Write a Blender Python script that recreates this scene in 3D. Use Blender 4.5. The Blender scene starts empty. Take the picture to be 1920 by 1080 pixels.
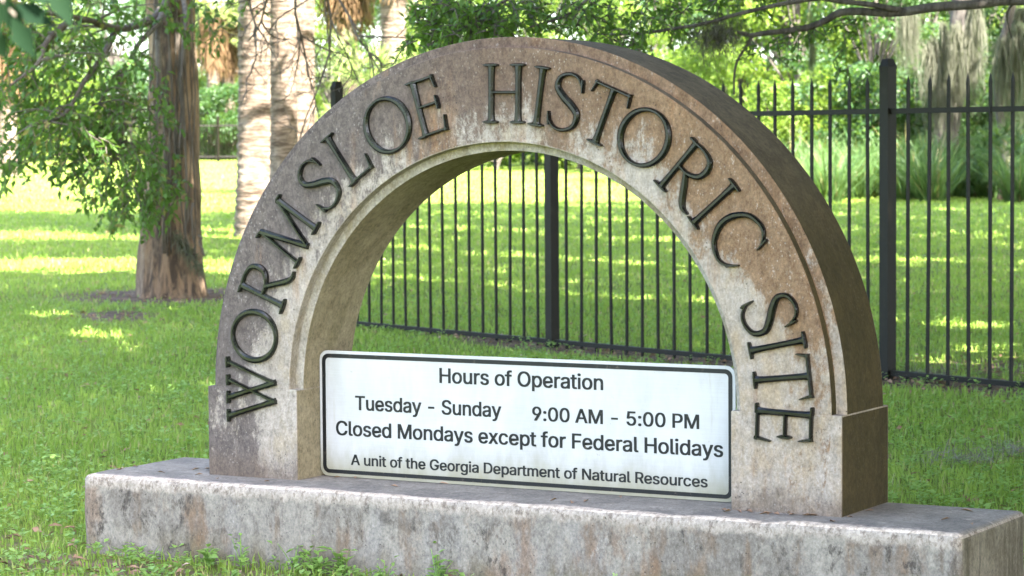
import bpy, bmesh, math, random
import numpy as np
from mathutils import Vector, Matrix, noise as mnoise
C = bpy.context.scene.collection
R = math.radians
scene = bpy.context.scene

# ------------------------------------------------------------------ camera
CAM = np.array([4.6948, -8.2451, 1.2652])
RIGHT = np.array([0.8708596, 0.49148318, -0.00691625])
UP = np.array([-0.02104541, 0.0513409, 0.99845941])
FWD = np.array([-0.49108109, 0.86937242, -0.05505418])
FPX = 4983.68                                   # focal length in pixels of a 1920 px wide frame
cam = bpy.data.cameras.new('camera')
cam.sensor_width = 36; cam.lens = FPX / 1920 * 36
cam.clip_start = 0.3; cam.clip_end = 600
cam.dof.use_dof = True; cam.dof.focus_distance = 9.45; cam.dof.aperture_fstop = 8.5
camo = bpy.data.objects.new('camera', cam); C.objects.link(camo)
m = Matrix.Identity(4)
for i in range(3):
    m[i][0] = RIGHT[i]; m[i][1] = UP[i]; m[i][2] = -FWD[i]; m[i][3] = CAM[i]
camo.matrix_world = m
scene.camera = camo
FH = np.array([-0.49183, 0.87070]); RH = np.array([0.87070, 0.49183])   # level view axes on the ground

# ------------------------------------------------------------------ sky, sun, exposure
SUN_EL = R(50)
SUN_H = np.array([0.90, -0.436])               # horizontal direction towards the sun
SUN = np.array([SUN_H[0]*math.cos(SUN_EL), SUN_H[1]*math.cos(SUN_EL), math.sin(SUN_EL)])
w = bpy.data.worlds.new('World'); scene.world = w; w.use_nodes = True
nt = w.node_tree
sky = nt.nodes.new('ShaderNodeTexSky'); sky.sky_type = 'NISHITA'; sky.sun_disc = False
sky.sun_elevation = SUN_EL; sky.sun_rotation = math.atan2(SUN_H[0], SUN_H[1])
sky.air_density = 0.9; sky.dust_density = 2.5; sky.ozone_density = 0.8
nt.links.new(sky.outputs[0], nt.nodes['Background'].inputs[0])
nt.nodes['Background'].inputs[1].default_value = 0.15
sl = bpy.data.lights.new('sun', 'SUN'); sl.energy = 5.0; sl.angle = R(0.53); sl.color = (1.0, 0.965, 0.91)
so = bpy.data.objects.new('sun', sl); C.objects.link(so)
so.rotation_euler = Vector((-SUN[0], -SUN[1], -SUN[2])).to_track_quat('-Z', 'Y').to_euler()
scene.view_settings.view_transform = 'Standard'; scene.view_settings.look = 'None'
scene.view_settings.exposure = 3.75; scene.view_settings.gamma = 1.0
scene.render.engine = 'CYCLES'
scene.cycles.use_denoising = True
scene.cycles.max_bounces = 8; scene.cycles.transparent_max_bounces = 4
scene.cycles.sample_clamp_indirect = 6.0

# ------------------------------------------------------------------ helpers
GZ = -0.305
def ground_z(x, y):
    s = (x-CAM[0])*FH[0] + (y-CAM[1])*FH[1]
    u = np.maximum(0.0, s-24.0)
    z = GZ + 0.012*u*u/(u+6.0)
    return z + 0.012*np.sin(x*1.3+0.4)*np.sin(y*1.1) * np.clip((s-12)/6, 0, 1)
def P(px, py, s):
    """the point seen at (px, py) of the 1920 frame, s metres ahead of the camera"""
    return CAM + s*(FWD + RIGHT*(px-960)/FPX + UP*(540-py)/FPX)
def PG(px, s):
    """a point on the ground, s metres ahead"""
    q = CAM[:2] + FH*s + RH*((px-960)/FPX*s)
    return np.array([q[0], q[1], float(ground_z(q[0], q[1]))])

def tag(o, label=None, cat=None, group=None, kind=None):
    if label: o['label'] = label
    if cat: o['category'] = cat
    if group: o['group'] = group
    if kind: o['kind'] = kind
    return o
def empty(name, loc=(0, 0, 0), label=None, cat=None, group=None):
    o = bpy.data.objects.new(name, None); C.objects.link(o); o.location = loc; o.empty_display_size = .1
    return tag(o, label, cat, group)
def link(name, me, parent=None, world=True):
    o = bpy.data.objects.new(name, me); C.objects.link(o)
    if parent is not None:
        o.parent = parent
        if world:
            pl = parent; off = Vector((0, 0, 0))
            while pl is not None: off += pl.location; pl = pl.parent
            o.location = -off
    return o
def mesh_np(name, V, F, mats, midx=None, smooth=False):
    """V (n,3), F (m,k) arrays of one polygon size"""
    me = bpy.data.meshes.new(name)
    V = np.ascontiguousarray(V, np.float32); F = np.ascontiguousarray(F, np.int32)
    k = F.shape[1]
    me.vertices.add(len(V)); me.vertices.foreach_set('co', V.ravel())
    me.loops.add(F.size); me.loops.foreach_set('vertex_index', F.ravel())
    me.polygons.add(len(F)); me.polygons.foreach_set('loop_start', np.arange(0, F.size, k, dtype=np.int32))
    for mt in mats: me.materials.append(mt)
    if midx is not None: me.polygons.foreach_set('material_index', np.asarray(midx, np.int32))
    if smooth: me.polygons.foreach_set('use_smooth', np.ones(len(F), bool))
    me.update(calc_edges=True); me.validate()
    return me
class MB:
    def __init__(s): s.v = []; s.f = []; s.m = []; s.mi = 0
    def add(s, vs, fs):
        b = len(s.v); s.v += [tuple(map(float, q)) for q in vs]
        for f in fs: s.f.append(tuple(b+i for i in f)); s.m.append(s.mi)
    def box(s, a, b):
        (x0, y0, z0), (x1, y1, z1) = a, b
        s.add([(x0,y0,z0),(x1,y0,z0),(x1,y1,z0),(x0,y1,z0),(x0,y0,z1),(x1,y0,z1),(x1,y1,z1),(x0,y1,z1)],
              [(3,2,1,0),(4,5,6,7),(0,1,5,4),(1,2,6,5),(2,3,7,6),(3,0,4,7)])
    def tube(s, pts, rad, seg=8, wob=0, rng=None, cap=True):
        pts = [np.asarray(p, float) for p in pts]; n = len(pts); vs = []
        ref = np.array([0.3, 0.9, 0.2])
        for i, p in enumerate(pts):
            t = pts[min(i+1, n-1)] - pts[max(i-1, 0)]; t = t/(np.linalg.norm(t)+1e-9)
            a = np.cross(t, ref); a /= np.linalg.norm(a)+1e-9; b = np.cross(t, a)
            r = rad[i] if hasattr(rad, '__len__') else rad
            for k in range(seg):
                th = 2*math.pi*k/seg
                rr = r*(1+(rng.uniform(-wob, wob) if rng else 0))
                vs.append(p + rr*(math.cos(th)*a+math.sin(th)*b))
        fs = [(i*seg+k, i*seg+(k+1) % seg, (i+1)*seg+(k+1) % seg, (i+1)*seg+k) for i in range(n-1) for k in range(seg)]
        if cap: fs += [tuple(range(seg))[::-1], tuple((n-1)*seg+k for k in range(seg))]
        s.add(vs, fs)
    def build(s, name, mats, parent=None, smooth=False, world=True):
        me = bpy.data.meshes.new(name); me.from_pydata(s.v, [], s.f); me.update()
        for mt in (mats if isinstance(mats, (list, tuple)) else [mats]): me.materials.append(mt)
        me.polygons.foreach_set('material_index', s.m)
        if smooth: me.polygons.foreach_set('use_smooth', [True]*len(me.polygons))
        return link(name, me, parent, world)
def fix_normals(o, bevel=0, ang=35, seg=2):
    bm = bmesh.new(); bm.from_mesh(o.data)
    bmesh.ops.remove_doubles(bm, verts=bm.verts, dist=1e-5)
    bmesh.ops.recalc_face_normals(bm, faces=bm.faces)
    if bevel:
        es = [e for e in bm.edges if len(e.link_faces) == 2 and e.calc_face_angle(0) > R(ang)]
        bmesh.ops.bevel(bm, geom=es, offset=bevel, segments=seg, affect='EDGES', profile=.6, clamp_overlap=True)
    bm.to_mesh(o.data); bm.free()

def leaf_arrays(pos, direc, nrm, length, width, fold=0.18):
    """folded rhombic leaves: one quad pair (two triangles) each"""
    n = len(pos)
    d = direc/(np.linalg.norm(direc, axis=1, keepdims=True)+1e-9)
    sd = np.cross(d, nrm); sd /= np.linalg.norm(sd, axis=1, keepdims=True)+1e-9
    up = np.cross(sd, d)
    L = np.broadcast_to(np.asarray(length, float), (n,))[:, None]; W = np.broadcast_to(np.asarray(width, float), (n,))[:, None]
    base = pos; tip = pos + d*L - up*L*0.10
    midl = pos + d*L*0.45 - sd*W*.5 + up*W*fold; midr = pos + d*L*0.45 + sd*W*.5 + up*W*fold
    V = np.stack([base, midl, tip, midr], 1).reshape(-1, 3)
    i = np.arange(n)[:, None]*4
    F = np.concatenate([i+np.array([[0, 2, 1]]), i+np.array([[0, 3, 2]])], 1).reshape(-1, 3)
    return V, F
def rand_dirs(rng, n):
    v = rng.normal(size=(n, 3)); return v/np.linalg.norm(v, axis=1, keepdims=True)
def cat(parts):
    Vs, Fs, b = [], [], 0
    for V, F in parts: Vs.append(V); Fs.append(F+b); b += len(V)
    return np.concatenate(Vs), np.concatenate(Fs)

# ------------------------------------------------------------------ materials
class N:
    """small node-tree writer"""
    def __init__(s, name):
        s.m = bpy.data.materials.new(name); s.m.use_nodes = True; s.t = s.m.node_tree
        s.b = s.t.nodes['Principled BSDF']; s.out = s.t.nodes['Material Output']
        s.b.inputs['Specular IOR Level'].default_value = 0.3
    def n(s, typ, **kw):
        k = s.t.nodes.new(typ)
        for a, v in kw.items():
            if a.startswith('i_'):
                key = a[2:]; key = int(key) if key.isdigit() else key
                s.put(k.inputs[key], v)
            else: setattr(k, a, v)
        return k
    def put(s, sock, v):
        if hasattr(v, 'is_output') or isinstance(v, bpy.types.NodeSocket): s.t.links.new(v, sock)
        else: sock.default_value = v
    def math(s, op, a, b=0.0, c=0.0, clamp=False):
        k = s.t.nodes.new('ShaderNodeMath'); k.operation = op; k.use_clamp = clamp
        s.put(k.inputs[0], a); s.put(k.inputs[1], b); s.put(k.inputs[2], c); return k.outputs[0]
    def coords(s, scale=(1, 1, 1), loc=(0, 0, 0), src='Object'):
        tc = s.n('ShaderNodeTexCoord'); mp = s.n('ShaderNodeMapping')
        s.t.links.new(tc.outputs[src], mp.inputs[0]); mp.inputs['Scale'].default_value = scale; mp.inputs['Location'].default_value = loc
        return mp.outputs[0]
    def noise(s, vec, scale, detail=5, rough=.55, dist=0.0):
        k = s.n('ShaderNodeTexNoise'); s.t.links.new(vec, k.inputs['Vector'])
        k.inputs['Scale'].default_value = scale; k.inputs['Detail'].default_value = detail
        k.inputs['Roughness'].default_value = rough; k.inputs['Distortion'].default_value = dist
        return k.outputs['Fac']
    def step(s, v, a, b):
        k = s.n('ShaderNodeMapRange', interpolation_type='SMOOTHSTEP'); s.put(k.inputs['Value'], v)
        k.inputs['From Min'].default_value = a; k.inputs['From Max'].default_value = b; return k.outputs[0]
    def mix(s, fac, a, b, mode='MIX'):
        k = s.n('ShaderNodeMix', data_type='RGBA', blend_type=mode)
        s.put(k.inputs[0], fac)
        for sock, v in ((k.inputs[6], a), (k.inputs[7], b)):
            if isinstance(v, (tuple, list)): sock.default_value = (*v[:3], 1)
            else: s.t.links.new(v, sock)
        return k.outputs[2]
    def color(s, c):
        if isinstance(c, (tuple, list)): s.b.inputs['Base Color'].default_value = (*c[:3], 1)
        else: s.t.links.new(c, s.b.inputs['Base Color'])
        return s
    def rough(s, v): s.put(s.b.inputs['Roughness'], v); return s
    def bump(s, h, strength=.3, dist=.01):
        k = s.n('ShaderNodeBump'); k.inputs['Strength'].default_value = strength; k.inputs['Distance'].default_value = dist
        s.t.links.new(h, k.inputs['Height']); s.t.links.new(k.outputs[0], s.b.inputs['Normal']); return s
def leaf_mat(name, c1, c2, c3=None, trans=.45, rough=.45, spec=.4, scale=1.3):
    """leaves: colour varies per leaf and per clump; light passes through"""
    k = N(name)
    g = k.n('ShaderNodeNewGeometry'); rnd = g.outputs['Random Per Island']
    nz = k.noise(k.coords(), scale, 3)
    f = k.math('ADD', k.math('MULTIPLY', rnd, .6), k.math('MULTIPLY', k.step(nz, .35, .65), .4))
    col = k.mix(f, c1, c2)
    if c3: col = k.mix(k.step(rnd, .93, .95), col, c3)
    k.color(col); k.rough(rough); k.b.inputs['Specular IOR Level'].default_value = spec
    tr = k.n('ShaderNodeBsdfTranslucent'); tcol = k.mix(.35, col, (.24, .38, .035)); k.t.links.new(tcol, tr.inputs[0])
    ms = k.n('ShaderNodeMixShader'); ms.inputs[0].default_value = trans
    k.t.links.new(k.b.outputs[0], ms.inputs[1]); k.t.links.new(tr.outputs[0], ms.inputs[2])
    k.t.links.new(ms.outputs[0], k.out.inputs[0])
    return k.m
def bark_mat(name, a, b, c, vs=5, ring=False, hscale=1.0):
    k = N(name)
    if ring:
        v = k.coords((1, 1, 6)); n1 = k.noise(v, 4.5*hscale, 6, .6, .6)
        n2 = k.noise(k.coords((1, 1, .7)), 3, 6, .7)
    else:
        v = k.coords((1, 1, .16)); n1 = k.noise(v, 16*hscale, 8, .65, .4)
        n2 = k.noise(k.coords((1, 1, .6)), 4, 8, .7)
    col = k.mix(k.step(n1, .38, .62), a, b)
    col = k.mix(k.step(n2, .5, .72), col, c)
    k.color(col); k.rough(.9); k.b.inputs['Specular IOR Level'].default_value = .15
    k.bump(k.math('ADD', n1, k.math('MULTIPLY', n2, .5)), .9, .03)
    return k.m

# ------------------------------------------------------------------ the arch monument
ZC, RF, RI, RR, RD, T, RB = 0.341, 1.2626, 0.8939, 1.30, 0.0455, 0.4204, 0.0315
XL, XR, YF, YB = -1.748, 1.7941, -0.2097, 0.438

def plaster(kind):
    k = N('plaster_'+kind)
    sp = k.n('ShaderNodeSeparateXYZ'); k.t.links.new(k.coords(), sp.inputs[0])
    x, y, z = sp.outputs
    fine = k.noise(k.coords((1, 1, 1)), 60, 6, .7)
    blot = k.noise(k.coords((1, 1, .55)), 5.5, 10, .68, .3)
    blot2 = k.noise(k.coords((1, 1, .5), (3, 7, 1)), 9, 10, .72, .2)
    streak = k.noise(k.coords((1, 1, .12), (1, 2, 5)), 11, 7, .6)
    grit = k.noise(k.coords((1, 1, .6), (5, 0, 2)), 38, 5, .75)
    if kind in ('face', 'rim'):
        dz = k.math('SUBTRACT', z, ZC)
        r = k.math('SQRT', k.math('ADD', k.math('MULTIPLY', x, x), k.math('MULTIPLY', dz, dz)))
        big = k.noise(k.coords((1, 1, .5), (3, 1, 8)), 2.6, 12, .74, .15)
        mid = k.noise(k.coords((1, 1, .38), (8, 3, 3)), 7.5, 12, .76)
        dust = k.noise(k.coords((1, 1, .7), (1, 1, 4)), 30, 8, .85)
        pale = k.mix(k.step(blot, .36, .64), (.47, .415, .365), (.385, .335, .285))
        pale = k.mix(k.math('MULTIPLY', k.step(blot2, .5, .64), .5), pale, (.40, .32, .21))
        right = k.step(x, -.25, .75); left = k.step(x, .1, -.75)
        scol = k.mix(k.step(dust, .36, .62), (.088, .051, .037), (.175, .115, .086))            # brown over the crown
        scol = k.mix(right, scol, k.mix(k.step(dust, .36, .62), (.170, .090, .040), (.275, .172, .098)))   # rust to the right
        scol = k.mix(k.math('MULTIPLY', left, .85), scol, k.mix(k.step(dust, .36, .62), (.075, .062, .060), (.150, .129, .124)))   # purple grey to the left
        hi = k.step(z, .15, 1.25)
        rad = k.step(r, .93, 1.25)
        wgt = k.math('ADD', k.math('MULTIPLY', rad, k.math('ADD', .30, k.math('ADD', k.math('MULTIPLY', hi, .10), k.math('MULTIPLY', left, .10)))), k.math('MULTIPLY', hi, .15))
        wgt = k.math('SUBTRACT', wgt, k.math('MULTIPLY', k.math('MULTIPLY', right, k.step(z, 1.0, .2)), .16))
        wgt = k.math('SUBTRACT', wgt, k.math('MULTIPLY', k.math('MULTIPLY', k.step(r, RF-.002, RF+.004), right), .17))
        low = k.math('MULTIPLY', k.step(x, .45, .95), k.step(z, 1.15, .5))
        pale = k.mix(k.math('MULTIPLY', low, k.math('MULTIPLY', k.step(blot2, .38, .60), .5)), pale, (.385, .285, .175))
        nsum = k.math('ADD', k.math('MULTIPLY', k.math('SUBTRACT', big, .5), 1.0), k.math('ADD', k.math('MULTIPLY', k.math('SUBTRACT', mid, .5), 1.1), k.math('MULTIPLY', k.math('SUBTRACT', dust, .5), .75)))
        amt = k.step(k.math('ADD', wgt, nsum), .10, .27)
        col = k.mix(k.math('MULTIPLY', amt, .92), pale, scol)
        run = k.math('MULTIPLY', k.step(k.noise(k.coords((1, 1, .14), (2, 3, 9)), 7, 8, .66), .515, .63), k.step(k.noise(k.coords((1, 1, 1), (4, 4, 9)), 1.9, 3), .42, .56))
        col = k.mix(k.math('MULTIPLY', run, .75), col, k.mix(k.step(dust, .4, .6), (.29, .15, .075), (.38, .25, .15)))
        fl = k.math('MULTIPLY', k.step(k.noise(k.coords((1, 1, .6), (9, 9, 1)), 48, 6, .8), .565, .65), k.step(big, .40, .62))
        col = k.mix(k.math('MULTIPLY', fl, .6), col, (.56, .52, .49))
        # green-gold lip round the opening, dirt along the foot
        lip = k.step(r, RI+RB+.004, RI+RB-.004)
        col = k.mix(k.math('MULTIPLY', k.math('MULTIPLY', lip, k.step(z, ZC-.02, ZC)), .8), col, k.mix(k.step(blot2, .42, .62), (.46, .43, .37), (.33, .285, .19)))
        foot = k.math('MULTIPLY', k.step(k.math('ADD', z, k.math('MULTIPLY', blot, -.22)), .02, -.10), .7)
        col = k.mix(foot, col, (.17, .13, .10))
    elif kind == 'soffit':
        col = k.mix(k.step(blot, .38, .64), (.40, .36, .27), (.30, .265, .185))
        col = k.mix(k.math('MULTIPLY', k.step(streak, .5, .72), .5), col, (.20, .185, .10))
        col = k.mix(k.step(grit, .66, .72), col, (.18, .15, .10))
    elif kind == 'outer':  # olive stain, with the shade of this side put into the colour too
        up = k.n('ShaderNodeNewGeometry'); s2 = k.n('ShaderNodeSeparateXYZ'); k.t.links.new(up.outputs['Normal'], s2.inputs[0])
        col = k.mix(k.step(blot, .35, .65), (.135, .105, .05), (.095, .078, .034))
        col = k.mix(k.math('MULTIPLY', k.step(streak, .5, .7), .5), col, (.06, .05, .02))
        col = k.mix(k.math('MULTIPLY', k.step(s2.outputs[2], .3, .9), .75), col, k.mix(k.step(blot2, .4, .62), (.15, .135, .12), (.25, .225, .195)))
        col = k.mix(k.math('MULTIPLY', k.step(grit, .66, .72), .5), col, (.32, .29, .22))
    elif kind == 'plinth_front':
        col = k.mix(k.step(blot, .34, .66), (.46, .425, .37), (.30, .27, .235))
        col = k.mix(k.math('MULTIPLY', k.step(streak, .42, .7), .5), col, (.25, .225, .20))
        right = k.step(x, -1.4, 1.2)
        rv = k.math('ADD', k.math('MULTIPLY', k.math('ADD', blot2, streak), .5), k.math('MULTIPLY', right, .04))
        col = k.mix(k.math('MULTIPLY', k.step(rv, .52, .64), .7), col, (.31, .205, .125))
        gb = k.math('MULTIPLY', k.step(z, -.15, -.27), k.step(blot, .36, .58))
        col = k.mix(k.math('MULTIPLY', gb, .55), col, (.23, .19, .09))
        lil = k.step(k.noise(k.coords((1, 1, .35), (2, 8, 1)), 4.2, 7, .65), .52, .64)
        col = k.mix(k.math('MULTIPLY', lil, .35), col, (.45, .435, .425))
        ru = k.step(k.noise(k.coords((1, 1, .45), (6, 1, 4)), 3.1, 9, .72), .53, .63)
        col = k.mix(k.math('MULTIPLY', ru, .55), col, (.33, .205, .125))
        dsp = k.math('MULTIPLY', k.step(k.noise(k.coords((1, 1, .6), (7, 7, 2)), 13, 8, .75), .53, .64), k.step(k.noise(k.coords((1, 1, .6), (1, 9, 2)), 2.4, 4), .40, .56))
        col = k.mix(k.math('MULTIPLY', dsp, .85), col, (.085, .072, .060))
        dk = k.step(k.math('ADD', blot2, k.math('MULTIPLY', k.step(z, -.2, -.08), .06)), .585, .70)
        col = k.mix(k.math('MULTIPLY', dk, .75), col, (.13, .115, .10))
        wh = k.math('MULTIPLY', k.step(grit, .55, .66), k.step(k.noise(k.coords((1, 1, .5), (9, 3, 1)), 3.2, 6), .5, .62))
        col = k.mix(k.math('MULTIPLY', wh, .7), col, (.62, .60, .56))
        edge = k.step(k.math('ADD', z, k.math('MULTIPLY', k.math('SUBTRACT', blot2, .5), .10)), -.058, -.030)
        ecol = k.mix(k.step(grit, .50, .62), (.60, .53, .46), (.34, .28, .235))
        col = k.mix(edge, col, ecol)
    elif kind == 'plinth_top':
        col = k.mix(k.step(blot, .38, .64), (.175, .165, .155), (.26, .245, .225))
        col = k.mix(k.math('MULTIPLY', k.step(blot2, .56, .68), .6), col, (.40, .36, .32))
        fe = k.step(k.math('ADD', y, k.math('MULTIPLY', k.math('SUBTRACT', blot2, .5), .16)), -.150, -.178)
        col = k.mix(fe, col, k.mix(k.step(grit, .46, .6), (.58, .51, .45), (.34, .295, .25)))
        col = k.mix(k.math('MULTIPLY', k.step(grit, .63, .68), .5), col, (.09, .08, .07))
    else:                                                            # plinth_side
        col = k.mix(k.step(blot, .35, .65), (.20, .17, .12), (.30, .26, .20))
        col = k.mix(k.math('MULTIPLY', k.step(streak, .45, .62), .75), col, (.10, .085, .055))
    gr = k.math('ADD', k.math('MULTIPLY', k.noise(k.coords((1, 1, .75), (2, 2, 7)), 34, 7, .82), .6), k.math('MULTIPLY', k.noise(k.coords((1, 1, .8), (4, 1, 3)), 105, 3, .7), .4))
    gm = k.n('ShaderNodeMapRange'); k.put(gm.inputs[0], gr); gm.inputs[1].default_value = .36; gm.inputs[2].default_value = .64; gm.inputs[3].default_value = .56; gm.inputs[4].default_value = 1.42
    gc = k.n('ShaderNodeCombineXYZ')
    for i_ in range(3): k.t.links.new(gm.outputs[0], gc.inputs[i_])
    col = k.mix(1.0, col, gc.outputs[0], 'MULTIPLY')
    vo = k.n('ShaderNodeTexVoronoi'); k.t.links.new(k.coords((1, 1, 1), (3, 1, 2)), vo.inputs['Vector']); vo.inputs['Scale'].default_value = 46
    pit = k.math('MULTIPLY', k.step(vo.outputs['Distance'], .17, .10), k.step(k.noise(k.coords((1, 1, 1), (6, 2, 2)), 6, 4), .50, .62))
    col = k.mix(k.math('MULTIPLY', pit, .65), col, (.045, .036, .03))
    vo2 = k.n('ShaderNodeTexVoronoi'); k.t.links.new(k.coords((1, 1, .8), (1, 5, 7)), vo2.inputs['Vector']); vo2.inputs['Scale'].default_value = 75
    spk = k.math('MULTIPLY', k.step(vo2.outputs['Distance'], .26, .16), k.step(k.noise(k.coords((1, 1, .6), (7, 2, 5)), 4.5, 6, .7), .48, .60))
    col = k.mix(k.math('MULTIPLY', spk, .32 if kind in ('face', 'plinth_front') else .12), col, (.60, .56, .52))
    col = k.mix(k.math('MULTIPLY', fine, .28), col, k.mix(.5, col, (.03, .025, .02)))
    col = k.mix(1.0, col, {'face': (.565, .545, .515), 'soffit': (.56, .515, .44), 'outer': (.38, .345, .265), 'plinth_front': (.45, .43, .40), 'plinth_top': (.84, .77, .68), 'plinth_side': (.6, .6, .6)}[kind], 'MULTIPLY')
    k.color(col); k.rough(.92); k.b.inputs['Specular IOR Level'].default_value = .2
    h = k.math('ADD', k.math('SUBTRACT', k.math('MULTIPLY', fine, .45), k.math('MULTIPLY', pit, .9)), k.math('ADD', k.math('MULTIPLY', grit, .6), blot2))
    k.bump(h, .55, .006)
    return k.m
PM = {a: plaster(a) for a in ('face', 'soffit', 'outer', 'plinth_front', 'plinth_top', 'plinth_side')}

monument = empty('arch_monument', (0, 0, GZ), 'weathered plaster arch on a long low plinth, lettered WORMSLOE HISTORIC SITE', 'arch monument')
# the half ring with its stepped edges
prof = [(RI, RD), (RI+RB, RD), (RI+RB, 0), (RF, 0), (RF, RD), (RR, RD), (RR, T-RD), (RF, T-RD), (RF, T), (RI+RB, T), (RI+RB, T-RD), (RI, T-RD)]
slot = [0, 0, 0, 2, 0, 2, 0, 2, 0, 0, 0, 1]  # outer groove walls take the dark outer slot, shade put into their colour
NA = 220
mb = MB(); vs = []
for i in range(NA+1):
    a = math.pi*(i/NA - .5)
    for r, y in prof: vs.append((r*math.sin(a), y, ZC - .003 + r*math.cos(a)))
n = len(prof)
mb.v = vs
for i in range(NA):
    for j in range(n):
        mb.f.append((i*n+j, i*n+(j+1) % n, (i+1)*n+(j+1) % n, (i+1)*n+j)); mb.m.append(slot[j])
mb.f += [tuple(range(n)), tuple(NA*n+j for j in range(n))]; mb.m += [0, 0]
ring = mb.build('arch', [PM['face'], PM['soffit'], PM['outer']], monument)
fix_normals(ring, .0035, 30, 2)
for sx in (-1, 1):
    mb = MB(); a, b = sorted((sx*(RI-.0005), sx*(RR+.0005)))
    mb.box((a, -.0015, -.004), (b, T+.0015, ZC))
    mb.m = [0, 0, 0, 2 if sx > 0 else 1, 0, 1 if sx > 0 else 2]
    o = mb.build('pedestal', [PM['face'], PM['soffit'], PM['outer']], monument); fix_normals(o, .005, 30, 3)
# plinth: an uneven, round-shouldered slab
bm = bmesh.new()
NX, NY, NZ = 90, 16, 10
bmesh.ops.create_cube(bm, size=1)
for v in bm.verts:
    v.co = (XL if v.co.x < 0 else XR, YF if v.co.y < 0 else YB, -.42 if v.co.z < 0 else 0)
bmesh.ops.bevel(bm, geom=[e for e in bm.edges if not (e.verts[0].co.z < -.1 and e.verts[1].co.z < -.1)], offset=.024, segments=4, affect='EDGES', profile=.5)
for ax, cnt in ((0, NX), (1, NY), (2, NZ)):
    lo, hi = ((XL+.03, XR-.03), (YF+.03, YB-.03), (-.40, -.03))[ax]
    for i in range(cnt+1):
        p = [0, 0, 0]; p[ax] = lo+(hi-lo)*i/cnt; nn = [0, 0, 0]; nn[ax] = 1
        bmesh.ops.bisect_plane(bm, geom=bm.verts[:]+bm.edges[:]+bm.faces[:], plane_co=p, plane_no=nn)
for v in bm.verts:
    q = v.co
    e = min(abs(q.y-YF), 1)
    nz = mnoise.noise(Vector((q.x*2.2, q.y*4, q.z*4)))*.006 + mnoise.noise(Vector((q.x*9, q.y*9, q.z*9)))*.0035 - max(0, mnoise.noise(Vector((q.x*5+3, q.y*5, q.z*5)))-.22)*.035*(1 if q.z > -.05 and q.y < YF+.06 else 0)
    top = q.z > -.03
    if top and -.03 < q.y < T+.05: nz = -abs(nz)*.3
    v.co = q + v.normal*nz if not (q.z > -.001 and abs(q.x) < 1.4 and q.y > -.05) else q
plm = bpy.data.meshes.new('plinth')
bmesh.ops.recalc_face_normals(bm, faces=bm.faces)
for f in bm.faces:
    nn = f.normal; f.smooth = True
    f.material_index = 1 if nn.z > .75 else (0 if nn.y < -.35 or nn.z > .3 else 2)
bm.to_mesh(plm); bm.free()
for q in ('plinth_front', 'plinth_top', 'plinth_side'): plm.materials.append(PM[q])
link('plinth', plm, monument)

# ------------------------------------------------------------------ raised letters
k = N('letter_bronze')
nz = k.noise(k.coords(), 7, 5); fn = k.noise(k.coords(), 55, 5, .7)
sp = k.n('ShaderNodeSeparateXYZ'); k.t.links.new(k.coords(), sp.inputs[0])
lf = k.step(sp.outputs[0], .2, -.9)  # patina stronger leftwards, standing in for the sky those letters reflect
base = k.mix(k.math('MULTIPLY', k.math('ADD', .25, k.math('MULTIPLY', lf, .75)), k.step(nz, .34, .62)), (.0024, .0025, .0026), (.011, .0135, .0085))
k.color(k.mix(k.math('MULTIPLY', k.step(fn, .58, .72), .4), base, (.022, .021, .018)))
k.rough(k.math('ADD', .12, k.math('MULTIPLY', nz, .24))); k.b.inputs['Specular IOR Level'].default_value = .32
k.bump(fn, .25, .003)
BRONZE = k.m
LH, LD = 0.212, 0.019
def stroke(mb, pts, wid, closed=False, order=0, straight=False):
    """a raised, chamfered stroke along letter coordinates (x right, y up, height 1)"""
    pts = [np.array(p, float) for p in pts]
    if straight:                                         # subdivide a straight stem, width profile given at its nodes
        a, b = pts; nn = len(wid); pts = [a+(b-a)*t for t in straight]
    n = len(pts); rings = []
    dep = LD + order*.0007
    for i, p in enumerate(pts):
        if closed: t = pts[(i+1) % n]-pts[i-1]
        else: t = pts[min(i+1, n-1)]-pts[max(i-1, 0)]
        t = t/np.linalg.norm(t); nr = np.array([-t[1], t[0]]); w = wid[i]*.88
        q = []
        for off, d in ((-.5, -.004), (-.5, dep*.62), (-.20, dep), (.20, dep), (.5, dep*.62), (.5, -.004)):
            q.append((*(p+nr*w*off), d))
        rings.append(q)
    vs = [v for q in rings for v in q]; fs = []
    for i in range(n if closed else n-1):
        for j in range(5):
            a, b = i*6+j, ((i+1) % n)*6+j; fs.append((a, b, b+1, a+1))
    if not closed: fs += [tuple(range(6)), tuple((n-1)*6+j for j in range(6))]
    mb.add(vs, fs)
TK, TN = .118, .062
ST = [0, .05, .12, .3, .7, .88, .95, 1]
def stem(mb, a, b, w=TK, o=0, fl=1.0):
    k1 = 1+.45*fl; k2 = 1+.16*fl
    stroke(mb, [a, b], [w*k1, w*k2, w*1.02, w*.94, w*.94, w*1.02, w*k2, w*k1], order=o, straight=ST)
def serif(mb, x, y, wd=.27, th=.055, o=3, ang=0):
    c, s = math.cos(ang), math.sin(ang)
    h = wd/2
    stroke(mb, [(x-c*h, y-s*h), (x+c*h, y+s*h)], [th*.45, th*.75, th, th*1.2, th*1.2, th, th*.75, th*.45], order=o, straight=ST)
def arm(mb, a, b, up, w=TN, o=2, tip=.15):
    """thin arm a-b ending in a wedge serif of signed height up"""
    stroke(mb, [a, b], [w]*6+[w*1.1, w*1.15], order=o, straight=ST)
    b = np.array(b); d = np.array(b)-np.array(a); d = d/np.linalg.norm(d)
    stroke(mb, [b-d*.035+np.array([0, -math.copysign(w*.5, up)]), b+d*.012+np.array([0, up])], [.088, .082, .07, .058, .045, .036, .03, .025], order=o+1, straight=ST)
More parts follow.
